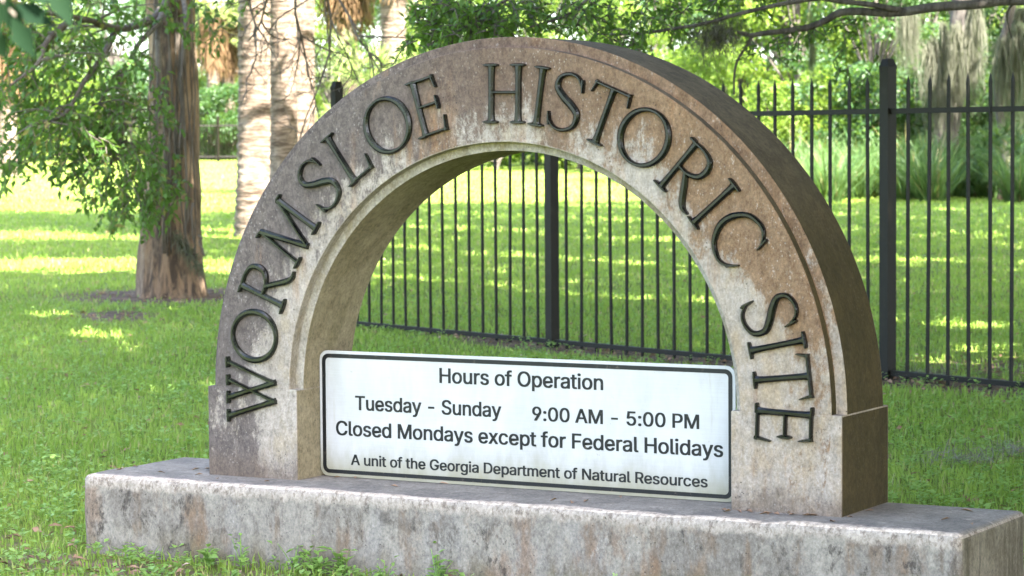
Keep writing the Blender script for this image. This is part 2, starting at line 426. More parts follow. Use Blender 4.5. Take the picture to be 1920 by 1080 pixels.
def oval(mb, cx, cy, rx, ry, tilt=.12, n=56, w0=.070, w1=.126):
    pts, ws = [], []
    for i in range(n):
        a = 2*math.pi*i/n
        pts.append((cx+rx*math.cos(a), cy+ry*math.sin(a)))
        ws.append(w0+(w1-w0)*abs(math.cos(a-tilt))**1.3)
    stroke(mb, pts, ws, closed=True)
def spline(ctrl, n=40):
    P_ = [np.array(c, float) for c in ctrl]; P_ = [2*P_[0]-P_[1]]+P_+[2*P_[-1]-P_[-2]]
    out = []; seg = len(P_)-3
    for i in range(n+1):
        u = i/n*seg; j = min(int(u), seg-1); t = u-j; a, b, c, d = P_[j:j+4]
        out.append(.5*((2*b)+(c-a)*t+(2*a-5*b+4*c-d)*t*t+(3*b-a-3*c+d)*t**3))
    return out
def wlerp(ws, n=40): return list(np.interp(np.linspace(0, len(ws)-1, n+1), range(len(ws)), ws))
def g_W(b):
    W_ = 1.16
    for i, (a, v, c) in enumerate(((.10, .38, .74), (.43, .71, 1.06))):
        stem(b, (a, .97), (v+.012, -.03), .115, i*2, .25); stem(b, (v-.01, -.03), (c, .97), .07, i*2+1, .25)
        serif(b, a, .985, .23, o=5+i); serif(b, c, .985, .20, o=7+i)
    return W_
def g_O(b): oval(b, .49, .5, .43, .465); return .98
def g_R(b):
    stem(b, (.14, .02), (.14, .98), o=0); serif(b, .13, .02, .29); serif(b, .075, .975, .14, o=4)
    pts = spline([(.10, .965), (.34, .97), (.52, .90), (.58, .74), (.52, .58), (.34, .495), (.16, .50)], 40)
    stroke(b, pts, wlerp([.06, .066, .10, .13, .11, .075, .06]), order=1)
    pts = spline([(.31, .50), (.44, .31), (.58, .10), (.68, .02), (.80, .015)], 24)
    stroke(b, pts, wlerp([.10, .12, .125, .095, .035], 24), order=2)
    return .78
def g_M(b):
    stem(b, (.11, .02), (.13, .98), .068, 0, .4); stem(b, (.83, .02), (.80, .98), TK, 1, .4)
    stem(b, (.13, .97), (.475, .0), .125, 2, .1); stem(b, (.80, .97), (.47, .0), .07, 3, .1)
    serif(b, .11, .02, .24, o=5); serif(b, .84, .02, .27, o=6); serif(b, .06, .975, .12, o=5); serif(b, .86, .975, .13, o=6)
    return .95
def g_S(b):
    pts = spline([(.56, .80), (.46, .93), (.30, .965), (.13, .88), (.10, .71), (.24, .57), (.42, .46), (.555, .33), (.53, .13), (.36, .03), (.19, .04), (.06, .15)], 60)
    stroke(b, pts, wlerp([.05, .062, .07, .09, .12, .14, .145, .125, .095, .07, .062, .05], 60))
    stroke(b, [(.545, .92), (.585, .70)], [.035, .05, .06, .065, .05, .04, .03, .025], order=2, straight=ST)
    stroke(b, [(.035, .28), (.085, .055)], [.025, .03, .04, .055, .075, .075, .06, .045], order=2, straight=ST)
    return .64
def g_L(b):
    stem(b, (.14, .02), (.14, .98)); serif(b, .14, .975, .29); serif(b, .10, .02, .18, o=4)
    arm(b, (.10, .035), (.60, .035), .25); return .64
def g_E(b):
    stem(b, (.14, .02), (.14, .98)); serif(b, .09, .975, .16, o=5); serif(b, .09, .02, .16, o=6)
    arm(b, (.12, .965), (.56, .965), -.20, o=2); arm(b, (.12, .035), (.60, .035), .24, o=3)
    stroke(b, [(.14, .52), (.52, .52)], [TN]*8, order=4, straight=ST)
    stroke(b, [(.525, .40), (.525, .64)], [.03, .04, .055, .075, .075, .055, .04, .03], order=5, straight=ST)
    return .66
def g_H(b):
    for i, x in enumerate((.14, .66)):
        stem(b, (x, .02), (x, .98), o=i); serif(b, x, .02, .27, o=4); serif(b, x, .975, .27, o=5)
    stroke(b, [(.14, .52), (.66, .52)], [.056]*8, order=2, straight=ST); return .80
def g_I(b): stem(b, (.14, .02), (.14, .98)); serif(b, .14, .02, .28); serif(b, .14, .975, .28, o=4); return .28
def g_T(b):
    stem(b, (.40, .02), (.40, .98)); serif(b, .40, .02, .28)
    arm(b, (.40, .965), (.75, .965), -.20, o=2); arm(b, (.40, .965), (.05, .965), -.18, o=3); return .80
def g_C(b):
    pts = spline([(.74, .80), (.62, .92), (.46, .965), (.22, .87), (.075, .62), (.08, .36), (.25, .12), (.49, .035), (.64, .08), (.76, .21)], 60)
    stroke(b, pts, wlerp([.055, .07, .075, .10, .128, .128, .10, .072, .062, .05], 60))
    stroke(b, [(.71, .93), (.765, .70)], [.035, .055, .065, .065, .05, .04, .03, .025], order=2, straight=ST)
    stroke(b, [(.685, .10), (.80, .29)], [.07, .07, .06, .05, .04, .035, .03, .025], order=2, straight=ST)
    return .80
GLY = dict(W=g_W, O=g_O, R=g_R, M=g_M, S=g_S, L=g_L, E=g_E, H=g_H, I=g_I, T=g_T, C=g_C)
WORDS = [('W', -90.3), ('O', -79.6), ('R', -68.5), ('M', -56.9), ('S', -45.2), ('L', -36.2), ('O', -25.75), ('E', -15.9),
         ('H', .9), ('I', 8.35), ('S', 14.1), ('T', 22.4), ('O', 31.4), ('R', 42.7), ('I', 49.8), ('C', 57.2),
         ('S', 72.2), ('I', 77.85), ('T', 83.7), ('E', 92.0)]
R0 = .989
for ch, deg in WORDS:
    b = MB(); wd = GLY[ch](b)
    a = R(deg); rad = np.array([math.sin(a), 0, math.cos(a)]); tan = np.array([math.cos(a), 0, -math.sin(a)])
    V = []
    for x, y, d in b.v:
        q = rad*(R0+y*LH)+tan*(x-wd/2)*LH
        V.append((q[0], -d, q[2]+ZC))
    b.v = V
    o = b.build('letter', BRONZE, ring); fix_normals(o)
# old fixing holes beside the letters

# ------------------------------------------------------------------ the hours sign standing in the arch
SY = .150
k = N('sign_sheet')
a = k.noise(k.coords((1, 1, 40)), 6, 3); b_ = k.noise(k.coords((1, 1, .35)), 7, 8, .7); c_ = k.noise(k.coords(), 45, 5, .7)
sp = k.n('ShaderNodeSeparateXYZ'); k.t.links.new(k.coords(), sp.inputs[0])
col = k.mix(k.step(b_, .35, .7), (.352, .338, .320), (.300, .287, .266))
col = k.mix(k.math('MULTIPLY', k.step(a, .45, .6), .06), col, (.5, .52, .5))
low = k.step(k.math('ADD', sp.outputs[2], k.math('MULTIPLY', b_, -.16)), .09, -.09)
col = k.mix(k.math('MULTIPLY', low, .85), col, (.17, .15, .085))
col = k.mix(k.math('MULTIPLY', k.step(c_, .665, .72), .6), col, (.22, .19, .15))
drip = k.math('MULTIPLY', k.step(k.noise(k.coords((1, 1, .10)), 13, 6, .65), .56, .70), k.step(k.noise(k.coords(), 2.3, 3), .40, .60))
col = k.mix(k.math('MULTIPLY', drip, .45), col, (.20, .165, .09))
k.color(col); k.rough(.38); k.b.inputs['Specular IOR Level'].default_value = .4
SHEET = k.m
k = N('sign_black')
c_ = k.noise(k.coords(), 40, 6, .75)
k.color(k.mix(k.math('MULTIPLY', k.step(c_, .56, .7), .6), (.0045, .0042, .0042), (.09, .07, .05))); k.rough(.45); INK = k.m
k = N('sign_metal_edge'); k.color((.45, .45, .44)); k.rough(.5); k.b.inputs['Metallic'].default_value = .6; EDGE = k.m
sign = empty('hours_sign', (0, SY, 0), 'white hours of operation sign with black border standing inside the arch', 'sign')
def rrect(x0, z0, x1, z1, r, n=8):
    out = []
    for cx, cz, a0 in ((x1-r, z1-r, 0), (x0+r, z1-r, 90), (x0+r, z0+r, 180), (x1-r, z0+r, 270)):
        for i in range(n+1):
            t = R(a0+90*i/n); out.append((cx+r*math.cos(t), cz+r*math.sin(t)))
    return out
SX0, SX1, SZ0, SZ1 = -.888, .842, .003, .480
o_ = rrect(SX0, SZ0, SX1, SZ1, .034); n = len(o_)
mb = MB()
mb.add([(x, SY, z) for x, z in o_]+[(x, SY+.006, z) for x, z in o_], [])
mb.mi = 0; mb.f.append(tuple(range(n))); mb.m.append(0)
mb.f.append(tuple(range(n, 2*n))[::-1]); mb.m.append(1)
for i in range(n): mb.f.append((i, (i+1) % n, n+(i+1) % n, n+i)); mb.m.append(1)
panel = mb.build('panel', [SHEET, EDGE], sign); fix_normals(panel)
mb = MB()
A = rrect(SX0+.0115, SZ0+.0115, SX1-.0115, SZ1-.0115, .028); B = rrect(SX0+.0268, SZ0+.0258, SX1-.0268, SZ1-.0268, .0155)
ya = SY-.0012
mb.add([(x, ya, z) for x, z in A]+[(x, ya, z) for x, z in B]+[(x, SY+.001, z) for x, z in A]+[(x, SY+.001, z) for x, z in B],
       [q for i in range(n) for q in ((i, (i+1) % n, n+(i+1) % n, n+i), (i, 2*n+i, 2*n+(i+1) % n, (i+1) % n), (n+i, n+(i+1) % n, 3*n+(i+1) % n, 3*n+i))])
o = mb.build('border', INK, panel); fix_normals(o)
GL = {" ":[188,[]],"-":[453,[[337,244,337,188,114,188,114,244]]],"0":[453,[[227,-7,174,1,130,24,95,62,69,113,53,178,48,254,53,330,69,395,95,447,130,484,174,508,227,516,279,508,323,484,358,447,384,395,400,330,405,254,400,178,384,113,359,62,323,24,279,1],[227,50,261,56,290,74,313,103,330,144,340,194,344,254,340,314,330,365,313,405,290,435,261,453,227,460,192,453,163,435,140,405,123,365,113,314,109,254,113,194,123,144,140,103,163,74,192,56]]],"5":[453,[[221,-7,178,-2,140,11,108,32,83,60,66,93,60,130,122,130,127,108,138,89,173,60,221,50,250,53,276,64,298,82,314,104,324,131,328,162,324,193,314,221,297,244,275,262,248,273,218,277,167,268,128,246,67,253,96,509,366,509,366,452,151,452,134,301,136,301,178,325,229,334,263,330,294,321,321,306,345,285,364,260,379,231,388,199,391,163,385,117,369,76,343,41,309,15,268,-1]]],"9":[453,[[226,516,271,510,310,494,343,468,368,434,384,393,389,347,385,309,373,270,315,168,200,0,130,0,301,248,307,248,287,221,257,202,218,195,175,199,137,214,106,237,83,269,68,307,64,352,69,397,85,436,110,469,143,494,182,510],[226,460,199,457,174,446,154,429,138,407,129,381,125,352,129,322,138,295,154,274,174,257,199,247,226,243,254,247,279,257,299,273,314,295,324,321,327,350,324,381,314,407,299,429,279,446,254,457]]],":":[188,[[95,-4,78,-1,63,9,53,24,50,41,53,59,63,73,78,83,95,87,113,83,128,73,138,59,141,41,138,24,128,9,113,-1],[95,271,78,274,63,284,53,299,50,316,53,334,63,349,78,359,95,362,113,359,128,349,138,334,141,316,138,299,128,284,113,274]]],"A":[480,[[16,0,201,509,276,509,463,0,395,0,287,302,264,372,232,478,245,478,213,371,191,302,85,0],[110,142,110,199,370,199,370,142]]],"C":[510,[[267,-7,205,1,150,25,104,63,70,115,48,179,40,254,48,329,70,393,104,445,150,484,205,508,267,516,340,504,373,490,402,471,427,447,448,418,463,385,473,348,408,348,389,395,357,428,315,449,267,456,223,450,184,432,150,403,125,364,109,314,103,254,109,194,125,145,151,105,184,76,223,59,267,53,315,60,357,81,389,114,408,160,473,160,463,124,448,91,428,62,402,38,373,19,341,5,305,-4]]],"D":[502,[[219,0,96,0,96,57,215,57,272,63,318,81,354,110,379,149,394,198,399,255,394,312,379,361,354,399,320,428,275,446,221,452,93,452,93,509,225,509,294,501,353,478,399,441,433,391,455,329,462,255,455,181,433,119,398,68,351,31,291,8],[125,509,125,0,60,0,60,509]]],"F":[410,[[60,0,60,509,369,509,369,452,125,452,125,278,346,278,346,221,125,221,125,0]]],"G":[520,[[269,-7,205,1,149,25,104,64,69,116,47,179,40,254,47,329,69,393,103,445,149,484,203,508,265,516,304,513,340,504,374,489,403,469,429,445,449,416,465,384,474,349,408,349,387,393,356,427,315,448,265,456,222,450,183,432,150,404,125,364,109,314,103,254,109,194,125,145,151,105,184,76,224,59,269,53,309,57,345,71,374,93,396,123,410,160,415,202,434,199,283,199,283,256,478,256,478,200,471,141,451,91,419,50,377,19,326,0]]],"H":[517,[[60,0,60,509,125,509,125,289,392,289,392,509,457,509,457,0,392,0,392,232,125,232,125,0]]],"M":[628,[[60,0,60,509,152,509,277,187,287,159,299,123,311,84,322,49,307,49,318,83,330,121,342,158,352,187,476,509,568,509,568,0,504,0,504,291,504,327,505,369,506,413,507,457,513,457,498,409,482,363,467,322,456,291,342,0,286,0,170,291,159,321,145,361,129,408,112,457,119,457,120,416,121,372,122,328,122,291,122,0]]],"N":[524,[[60,0,60,509,136,509,343,183,363,151,388,107,414,55,405,54,401,108,399,157,399,195,399,509,463,509,463,0,387,0,202,290,177,331,148,381,108,452,119,454,122,384,124,328,125,291,125,0]]],"O":[533,[[267,-7,205,1,150,25,105,63,70,115,48,179,40,254,48,329,70,393,105,445,150,484,205,508,267,516,329,508,384,484,429,445,464,393,486,329,493,254,486,179,464,115,429,63,384,25,329,1],[267,53,310,59,349,76,383,105,408,144,425,194,430,254,425,314,408,365,383,404,349,433,310,450,267,456,223,450,184,433,151,404,125,364,109,314,103,254,109,194,125,144,151,105,184,76,223,59]]],"P":[445,[[60,0,60,509,235,509,289,503,332,487,366,462,390,430,404,391,409,348,404,304,390,265,366,233,332,207,289,191,235,186,126,186,126,242,233,242,269,246,297,256,318,272,333,294,342,319,344,348,342,376,333,402,318,423,297,439,268,449,232,452,125,452,125,0]]],"R":[449,[[60,0,60,509,236,509,290,504,333,489,367,465,390,433,405,395,409,352,405,309,390,271,367,240,333,217,289,203,236,198,126,198,126,255,234,255,269,258,298,267,319,281,334,300,342,324,345,352,342,380,334,405,319,425,298,440,269,449,233,452,125,452,125,0],[353,0,230,229,303,229,428,0]]],"S":[447,[[224,-9,172,-4,128,9,91,31,64,60,46,96,38,137,104,137,110,110,123,88,142,71,166,59,224,49,257,52,286,60,311,74,329,92,341,114,346,139,342,161,332,179,296,205,245,222,184,239,128,260,86,289,60,326,52,372,58,413,75,448,102,476,138,498,180,511,227,516,275,511,316,498,351,476,377,449,394,415,401,378,337,378,326,412,302,437,267,453,225,459,194,456,167,448,145,435,129,418,118,398,115,376,119,352,131,334,169,308,212,293,264,279,312,264,359,238,395,198,405,171,408,139,403,99,386,64,360,34,323,11,278,-4]]],"T":[449,[[32,452,32,509,417,509,417,452,257,452,257,0,193,0,193,452]]],"a":[389,[[160,-9,126,-5,94,5,68,22,48,45,35,73,30,108,34,138,43,161,58,179,78,193,125,211,178,220,234,227,265,235,273,243,276,255,276,257,267,297,240,322,196,331,149,322,118,301,100,274,41,291,57,322,79,346,104,364,133,375,194,384,239,379,286,360,306,343,322,320,333,290,337,251,337,0,277,0,277,52,272,52,252,25,215,1],[170,45,202,49,228,59,248,74,263,93,272,115,276,138,276,190,259,182,231,176,200,171,175,168,134,159,103,139,95,124,92,105,102,72,130,52]]],"c":[396,[[207,-8,159,-2,117,16,82,46,56,85,40,133,34,187,40,243,56,291,82,330,117,360,159,378,207,384,260,377,305,356,340,322,362,277,303,262,290,289,270,311,242,325,207,330,173,325,145,310,124,287,108,258,99,224,96,187,99,151,108,117,124,89,145,66,173,51,207,46,243,52,271,66,292,89,304,117,363,102,341,56,306,21,261,-1]]],"d":[424,[[195,-8,151,-2,111,16,79,45,55,84,39,133,34,189,39,245,55,293,79,332,112,361,151,378,196,384,228,381,253,373,287,346,306,319,311,319,311,509,372,509,372,0,313,0,313,59,307,59,287,31,252,4,227,-5],[205,47,236,51,263,65,284,86,299,115,309,150,312,189,309,229,300,263,284,291,263,312,237,325,205,330,172,325,145,311,124,290,108,261,99,227,96,189,99,151,109,117,124,88,145,66,172,51]]],"e":[404,[[212,-8,161,-2,117,16,82,46,56,85,40,132,34,187,39,242,55,290,81,329,115,359,157,378,205,384,266,374,294,361,319,341,341,315,357,282,368,242,371,194,371,169,75,169,75,221,338,221,310,202,307,237,298,269,283,294,263,314,237,326,205,330,173,326,146,313,125,294,109,270,99,241,96,211,96,178,100,139,110,106,128,80,151,61,179,50,212,46,254,53,285,73,306,105,365,91,353,63,335,39,311,19,283,4,249,-5]]],"f":[254,[[228,379,228,327,6,327,6,379],[81,0,81,432,84,461,96,486,113,505,135,519,187,530,222,527,243,521,227,468,215,472,195,474,171,470,154,460,145,443,142,419,142,0]]],"g":[425,[[207,-151,168,-148,134,-140,82,-110,51,-69,101,-41,122,-66,154,-88,207,-97,249,-92,282,-75,304,-47,311,-6,311,68,306,68,287,41,252,16,227,8,195,5,152,10,113,27,80,53,55,90,39,136,34,191,39,246,55,293,80,332,112,361,152,378,196,384,228,382,253,373,288,346,308,319,313,319,313,379,372,379,372,-9,367,-54,350,-90,324,-117,291,-136,251,-147],[205,59,237,63,264,75,285,95,300,121,309,154,312,193,309,231,300,264,285,291,264,312,237,325,205,330,172,325,145,312,124,290,109,262,99,229,96,193,99,155,109,123,124,96,145,76,172,63]]],"h":[410,[[114,227,114,0,53,0,53,509,114,509,114,287,102,287,124,332,152,362,187,379,227,384,264,380,295,369,321,349,341,321,353,285,357,240,357,0,296,0,296,235,290,275,273,304,246,323,210,329,184,326,161,317,141,303,126,283,117,257]]],"i":[167,[[53,0,53,379,114,379,114,0],[84,443,67,446,54,455,44,468,41,483,44,499,54,512,67,521,84,524,100,521,114,512,123,499,126,483,123,468,114,455,100,446]]],"l":[189,[[139,-2,101,3,74,20,58,47,53,84,53,509,114,509,114,99,120,62,130,54,146,52,160,53,170,54,181,3,162,-1]]],"m":[610,[[53,0,53,379,112,379,112,295,108,295,118,323,132,346,172,376,219,386,257,380,287,361,309,331,321,295,312,295,322,321,337,343,381,375,437,386,468,383,497,372,522,354,541,328,553,296,557,255,557,0,496,0,496,254,490,289,473,313,447,326,419,330,395,328,374,320,345,290,335,247,335,0,274,0,274,260,269,288,253,311,229,326,199,330,158,320,140,307,126,289,117,266,114,238,114,0]]],"n":[410,[[114,227,114,0,53,0,53,379,112,379,112,287,102,287,124,332,152,362,187,379,227,384,264,380,295,369,321,349,341,321,353,285,357,240,357,0,296,0,296,235,290,275,273,304,246,323,210,329,184,326,161,317,141,303,126,283,117,257]]],"o":[415,[[207,-8,159,-2,117,16,82,46,56,85,40,133,34,187,40,243,56,291,82,330,117,360,159,378,207,384,256,378,299,360,333,330,359,291,376,243,381,187,376,133,359,85,333,46,299,16,256,-2],[207,46,242,51,270,66,292,89,307,117,316,151,319,187,316,224,307,258,292,287,270,310,242,325,207,330,173,325,145,310,124,287,108,258,99,224,96,187,99,151,108,117,124,89,145,66,173,51]]],"p":[424,[[53,-143,53,379,112,379,112,319,118,319,137,346,171,373,197,381,229,384,274,378,313,361,345,332,370,293,385,245,390,189,385,133,370,84,346,45,313,16,274,-2,229,-8,198,-5,173,4,138,31,118,59,114,59,114,-143],[220,47,253,51,279,66,301,88,316,117,325,151,328,189,325,227,316,261,301,290,280,311,253,325,220,330,188,325,161,312,140,291,125,263,116,229,113,189,116,150,125,115,140,86,162,65,188,51]]],"r":[259,[[53,0,53,379,112,379,112,321,115,321,130,347,152,367,181,380,213,385,229,384,243,384,243,322,230,324,207,326,182,323,159,315,140,301,126,284,117,262,114,237,114,0]]],"s":[365,[[182,-8,145,-5,112,3,84,18,62,38,45,63,36,94,94,107,105,79,124,60,150,49,181,45,217,50,244,62,262,81,268,103,265,121,254,136,237,147,212,155,149,170,104,186,72,208,53,237,47,274,51,305,65,332,87,354,115,370,149,381,187,384,223,381,254,372,279,358,299,339,324,290,268,277,258,298,243,316,219,328,187,333,156,329,131,317,114,299,109,277,112,258,124,243,172,223,229,209,275,194,306,171,325,142,331,107,326,75,312,47,290,24,260,6,223,-5]]],"t":[227,[[204,379,204,327,6,327,6,379],[65,471,126,471,126,98,128,76,136,61,150,53,170,50,185,51,202,54,213,2,192,-3,168,-4,125,2,92,21,72,52,65,93]]],"u":[410,[[182,-5,146,-1,115,11,89,31,69,59,57,95,53,139,53,379,114,379,114,144,119,105,137,75,164,56,200,50,226,53,249,62,268,77,283,97,293,122,296,153,296,379,357,379,357,0,298,0,298,92,307,92,286,47,257,17,222,0]]],"x":[379,[[21,0,171,218,171,171,29,379,100,379,147,306,179,253,207,206,175,206,202,253,233,306,282,379,352,379,209,169,209,214,358,0,287,0,231,85,200,136,173,182,205,182,178,136,148,85,91,0]]],"y":[389,[[47,-139,61,-86,71,-87,104,-89,130,-74,151,-36,163,-1,17,379,84,379,165,155,187,87,206,21,184,21,202,87,224,155,305,379,371,379,204,-58,177,-107,139,-136,91,-145,65,-143]]]}
def area(q): return .5*float(np.sum(q[:, 0]*np.roll(q[:, 1], -1)-np.roll(q[:, 0], -1)*q[:, 1]))
def clean(q, d=3):
    out = [q[0]]
    for p in q[1:]:
        if np.hypot(*(p-out[-1])) > d: out.append(p)
    if np.hypot(*(out[-1]-out[0])) <= d: out.pop()
    return np.array(out)
def fill(polys, y):
    """flat letter face with its depth, from one outline and its holes"""
    cu = bpy.data.curves.new('line', 'CURVE'); cu.dimensions = '2D'; cu.fill_mode = 'BOTH'; cu.extrude = .0006
    for q in polys:
        sp_ = cu.splines.new('POLY'); sp_.points.add(len(q)-1); sp_.use_cyclic_u = True
        for p, (a, b) in zip(sp_.points, q): p.co = (a, b, 0, 1)
    to = bpy.data.objects.new('tmp', cu); C.objects.link(to)
    me = bpy.data.meshes.new_from_object(to.evaluated_get(bpy.context.evaluated_depsgraph_get()))
    vs = [(v.co.x, y-v.co.z, v.co.y) for v in me.vertices]; fs = [tuple(p.vertices) for p in me.polygons]
    bpy.data.objects.remove(to); bpy.data.curves.remove(cu); bpy.data.meshes.remove(me)
    return vs, fs
BOLD = ((-15, -7), (15, -7), (-15, 7), (15, 7))
def text_line(text, x0, x1, z, caph, heavy=14):
    pen = 0; words = [[]]
    for ch in text:
        adv, sps = GL[ch]
        if ch == ' ': words.append([])
        qs = [clean(np.array(s_, float).reshape(-1, 2)) for s_ in sps]
        outs = [q for q in qs if area(q) < 0]; holes = [q for q in qs if area(q) > 0]
        for i, o_ in enumerate(outs):
            grp = [o_]+[h_ for h_ in holes if (o_[:, 0].min() < h_[:, 0].mean() < o_[:, 0].max() and o_[:, 1].min() < h_[:, 1].mean() < o_[:, 1].max())]
            words[-1] += [(i*4+j, [q+[pen+bx, by] for q in grp]) for j, (bx, by) in enumerate(BOLD)]
        pen += adv*.98
    allq = [q for w_ in words for _, g in w_ for q in g]
    mn = min(q[:, 0].min() for q in allq); mx = max(q[:, 0].max() for q in allq)
    sx = (x1-x0)/(mx-mn); sz = caph/(509+heavy)
    for w_ in words:
        if not w_: continue
        mb = MB()
        for i, g in w_: mb.add(*fill([np.stack([(q[:, 0]-mn)*sx+x0, (q[:, 1]+heavy/2)*sz+z], 1) for q in g], SY-.0008-i*.00012))
        mb.build('lettering', INK, panel)
text_line('Hours of Operation', -.3575, .3243, .3757, .0555)
text_line('Tuesday - Sunday', -.729, -.0953, .2590, .0540)
text_line('9:00 AM - 5:00 PM', .0338, .7024, .2540, .0510)
text_line('Closed Mondays except for Federal Holidays', -.8164, .7946, .1600, .0550)
text_line('A unit of the Georgia Department of Natural Resources', -.7506, .7348, .0500, .0400)

# ------------------------------------------------------------------ ground
rng = np.random.default_rng(7); rnd = random.Random(11)
def st(x, y):
    dx, dy = x-CAM[0], y-CAM[1]
    return dx*FH[0]+dy*FH[1], dx*RH[0]+dy*RH[1]
def xy(s, t): return CAM[0]+FH[0]*s+RH[0]*t, CAM[1]+FH[1]*s+RH[1]*t
FA = np.array([-5.0, 9.54]); FB = np.array([-1.7, 8.07]); FD = FB-FA
TREE = PG(322, 27.3)
def bare(x, y):
    """0..1: how bare and littered the ground is"""
    v = np.zeros_like(x)
    fl = np.linalg.norm(FD); d = FD/fl; nrm = np.array([-d[1], d[0]])
    a = (x-FA[0])*d[0]+(y-FA[1])*d[1]; off = (x-FA[0])*nrm[0]+(y-FA[1])*nrm[1]
    v = np.maximum(v, np.exp(-((off-.05)/.42)**2)*np.clip((a+3.0)/3, 0, 1)*1.0)
    v = np.maximum(v, np.exp(-((off-1.2)/.9)**2)*np.clip((a-1.5)/2, 0, 1)*.55)
    v = np.maximum(v, np.exp(-(((x-TREE[0])/1.25)**2+((y-TREE[1])/1.25)**2))*1.0)
    q = PG(215, 24.3); s0, t0 = st(q[0], q[1]); s, t = st(x, y)
    v = np.maximum(v, np.exp(-(((s-s0)/.9)**2+((t-t0+.1*(s-s0))/.38)**2))*.95)
    fr = np.exp(-((y-YF+.25)/.42)**2)*np.clip((x+2.6)/.6, 0, 1)
    v = np.maximum(v, fr*.52)
    v = np.maximum(v, np.exp(-(((x-2.3)/1.3)**2+((y-1.1)/.7)**2))*.6)
    v = np.maximum(v, np.exp(-(((x+2.15)/.45)**2+((y+.2)/.7)**2))*.4)
    return v
k = N('soil_and_turf')
g1 = k.noise(k.coords(), .55, 6, .6); g2 = k.noise(k.coords(), 9, 8, .7); g3 = k.noise(k.coords(), 60, 4, .7)
at = k.n('ShaderNodeAttribute', attribute_name='bare')
gcol = k.mix(k.step(g1, .35, .65), (.11, .155, .022), (.15, .19, .032))
gcol = k.mix(k.math('MULTIPLY', k.step(g2, .5, .72), .6), gcol, (.055, .075, .018))
dcol = k.mix(k.step(g2, .4, .62), (.085, .055, .038), (.17, .115, .08))
bm_ = k.step(k.math('ADD', at.outputs['Fac'], k.math('MULTIPLY', k.math('SUBTRACT', g2, .5), .8)), .30, .60)
k.color(k.mix(bm_, gcol, dcol)); k.rough(.95); k.b.inputs['Specular IOR Level'].default_value = .1
k.bump(k.math('ADD', g2, g3), .8, .03); SOIL = k.m
ss = np.concatenate([np.array([-60, -40, -25, -15, -8, -3, 1, 4]), np.linspace(6, 34, 115), np.geomspace(34.6, 420, 70)])
tt = np.concatenate([np.linspace(-260, -14, 40), np.linspace(-13.6, 11, 110), np.linspace(12, 260, 40)])
S_, T_ = np.meshgrid(ss, tt, indexing='ij'); X_, Y_ = xy(S_, T_)
V = np.stack([X_, Y_, ground_z(X_, Y_)], -1).reshape(-1, 3)
ni, nj = S_.shape; I = (np.arange(ni-1)[:, None]*nj+np.arange(nj-1)[None]).ravel()
gme = mesh_np('ground', V, np.stack([I, I+1, I+nj+1, I+nj], 1)[:, ::-1], [SOIL], smooth=True)
if gme.polygons[0].normal.z < 0: gme.flip_normals()
gme.attributes.new('bare', 'FLOAT', 'POINT').data.foreach_set('value', bare(V[:, 0], V[:, 1]).astype(np.float32))
tag(link('ground', gme), kind='structure')

# ------------------------------------------------------------------ grass, weeds and litter
def scatter(n, s0, s1, margin=1.25, power=1.3):
    """ground points, thinning with distance"""
    u = rng.random(n); e = 1-power
    s = (s0**e+u*(s1**e-s0**e))**(1/e)
    t = (rng.random(n)-.5)*2*(.1926*s*margin+1.7)
    x, y = xy(s, t)
    inside = (x > XL-.015) & (x < XR+.015) & (y > YF-.015) & (y < YB+.015)
    return x[~inside], y[~inside], s[~inside]
def blades(x, y, s, h, wd, lean):
    n = len(x); z = ground_z(x, y)-.004
    a = rng.random(n)*2*np.pi; d = np.stack([np.cos(a), np.sin(a)], 1)
    b = a+np.pi/2+rng.normal(size=n)*.5; sd = np.stack([np.cos(b), np.sin(b)], 1)*wd[:, None]/2
    le = (rng.random(n)**1.2)*lean*h
    p0 = np.stack([x, y, z], 1); m1 = p0.copy(); m1[:, :2] += d*le[:, None]*.3; m1[:, 2] += h*.6
    tp = p0.copy(); tp[:, :2] += d*le[:, None]; tp[:, 2] += h*(1-.25*rng.random(n))
    s3 = np.concatenate([sd, np.zeros((n, 1))], 1)
    V = np.stack([p0-s3, p0+s3, m1+s3*.8, m1-s3*.8, tp], 1).reshape(-1, 3)
    i = np.arange(n)[:, None]*5
    F = np.concatenate([i+[[0, 1, 2]], i+[[0, 2, 3]], i+[[3, 2, 4]]], 1).reshape(-1, 3)
    return V, F
NB = 360000
x, y, s = scatter(NB, 8.3, 100, 1.2, 1.25)
keep = rng.random(len(x)) > np.clip(bare(x, y)*1.5-.12, 0, .95)
x, y, s = x[keep], y[keep], s[keep]
patch = np.sin(x*1.9+np.sin(y*1.3)*1.7)*np.sin(y*1.7+np.sin(x*.9)*1.5)
h = (.034+.030*rng.random(len(x))+.012*patch)*np.clip(s/30, 1, 1.25)
wd = (.0042+.0035*rng.random(len(x)))*np.clip(s/13, 1, 4.0)
V1, F1 = blades(x, y, s, h, wd, 1.0)
GRASS = leaf_mat('grass_blade', (.145, .240, .032), (.295, .380, .076), (.36, .31, .13), trans=.48, rough=.5, spec=.18, scale=.5)
o = link('lawn_grass', mesh_np('lawn_grass', V1, F1, [GRASS])); tag(o, 'short green lawn grass growing around the arch and beyond the fence', 'grass', kind='stuff')
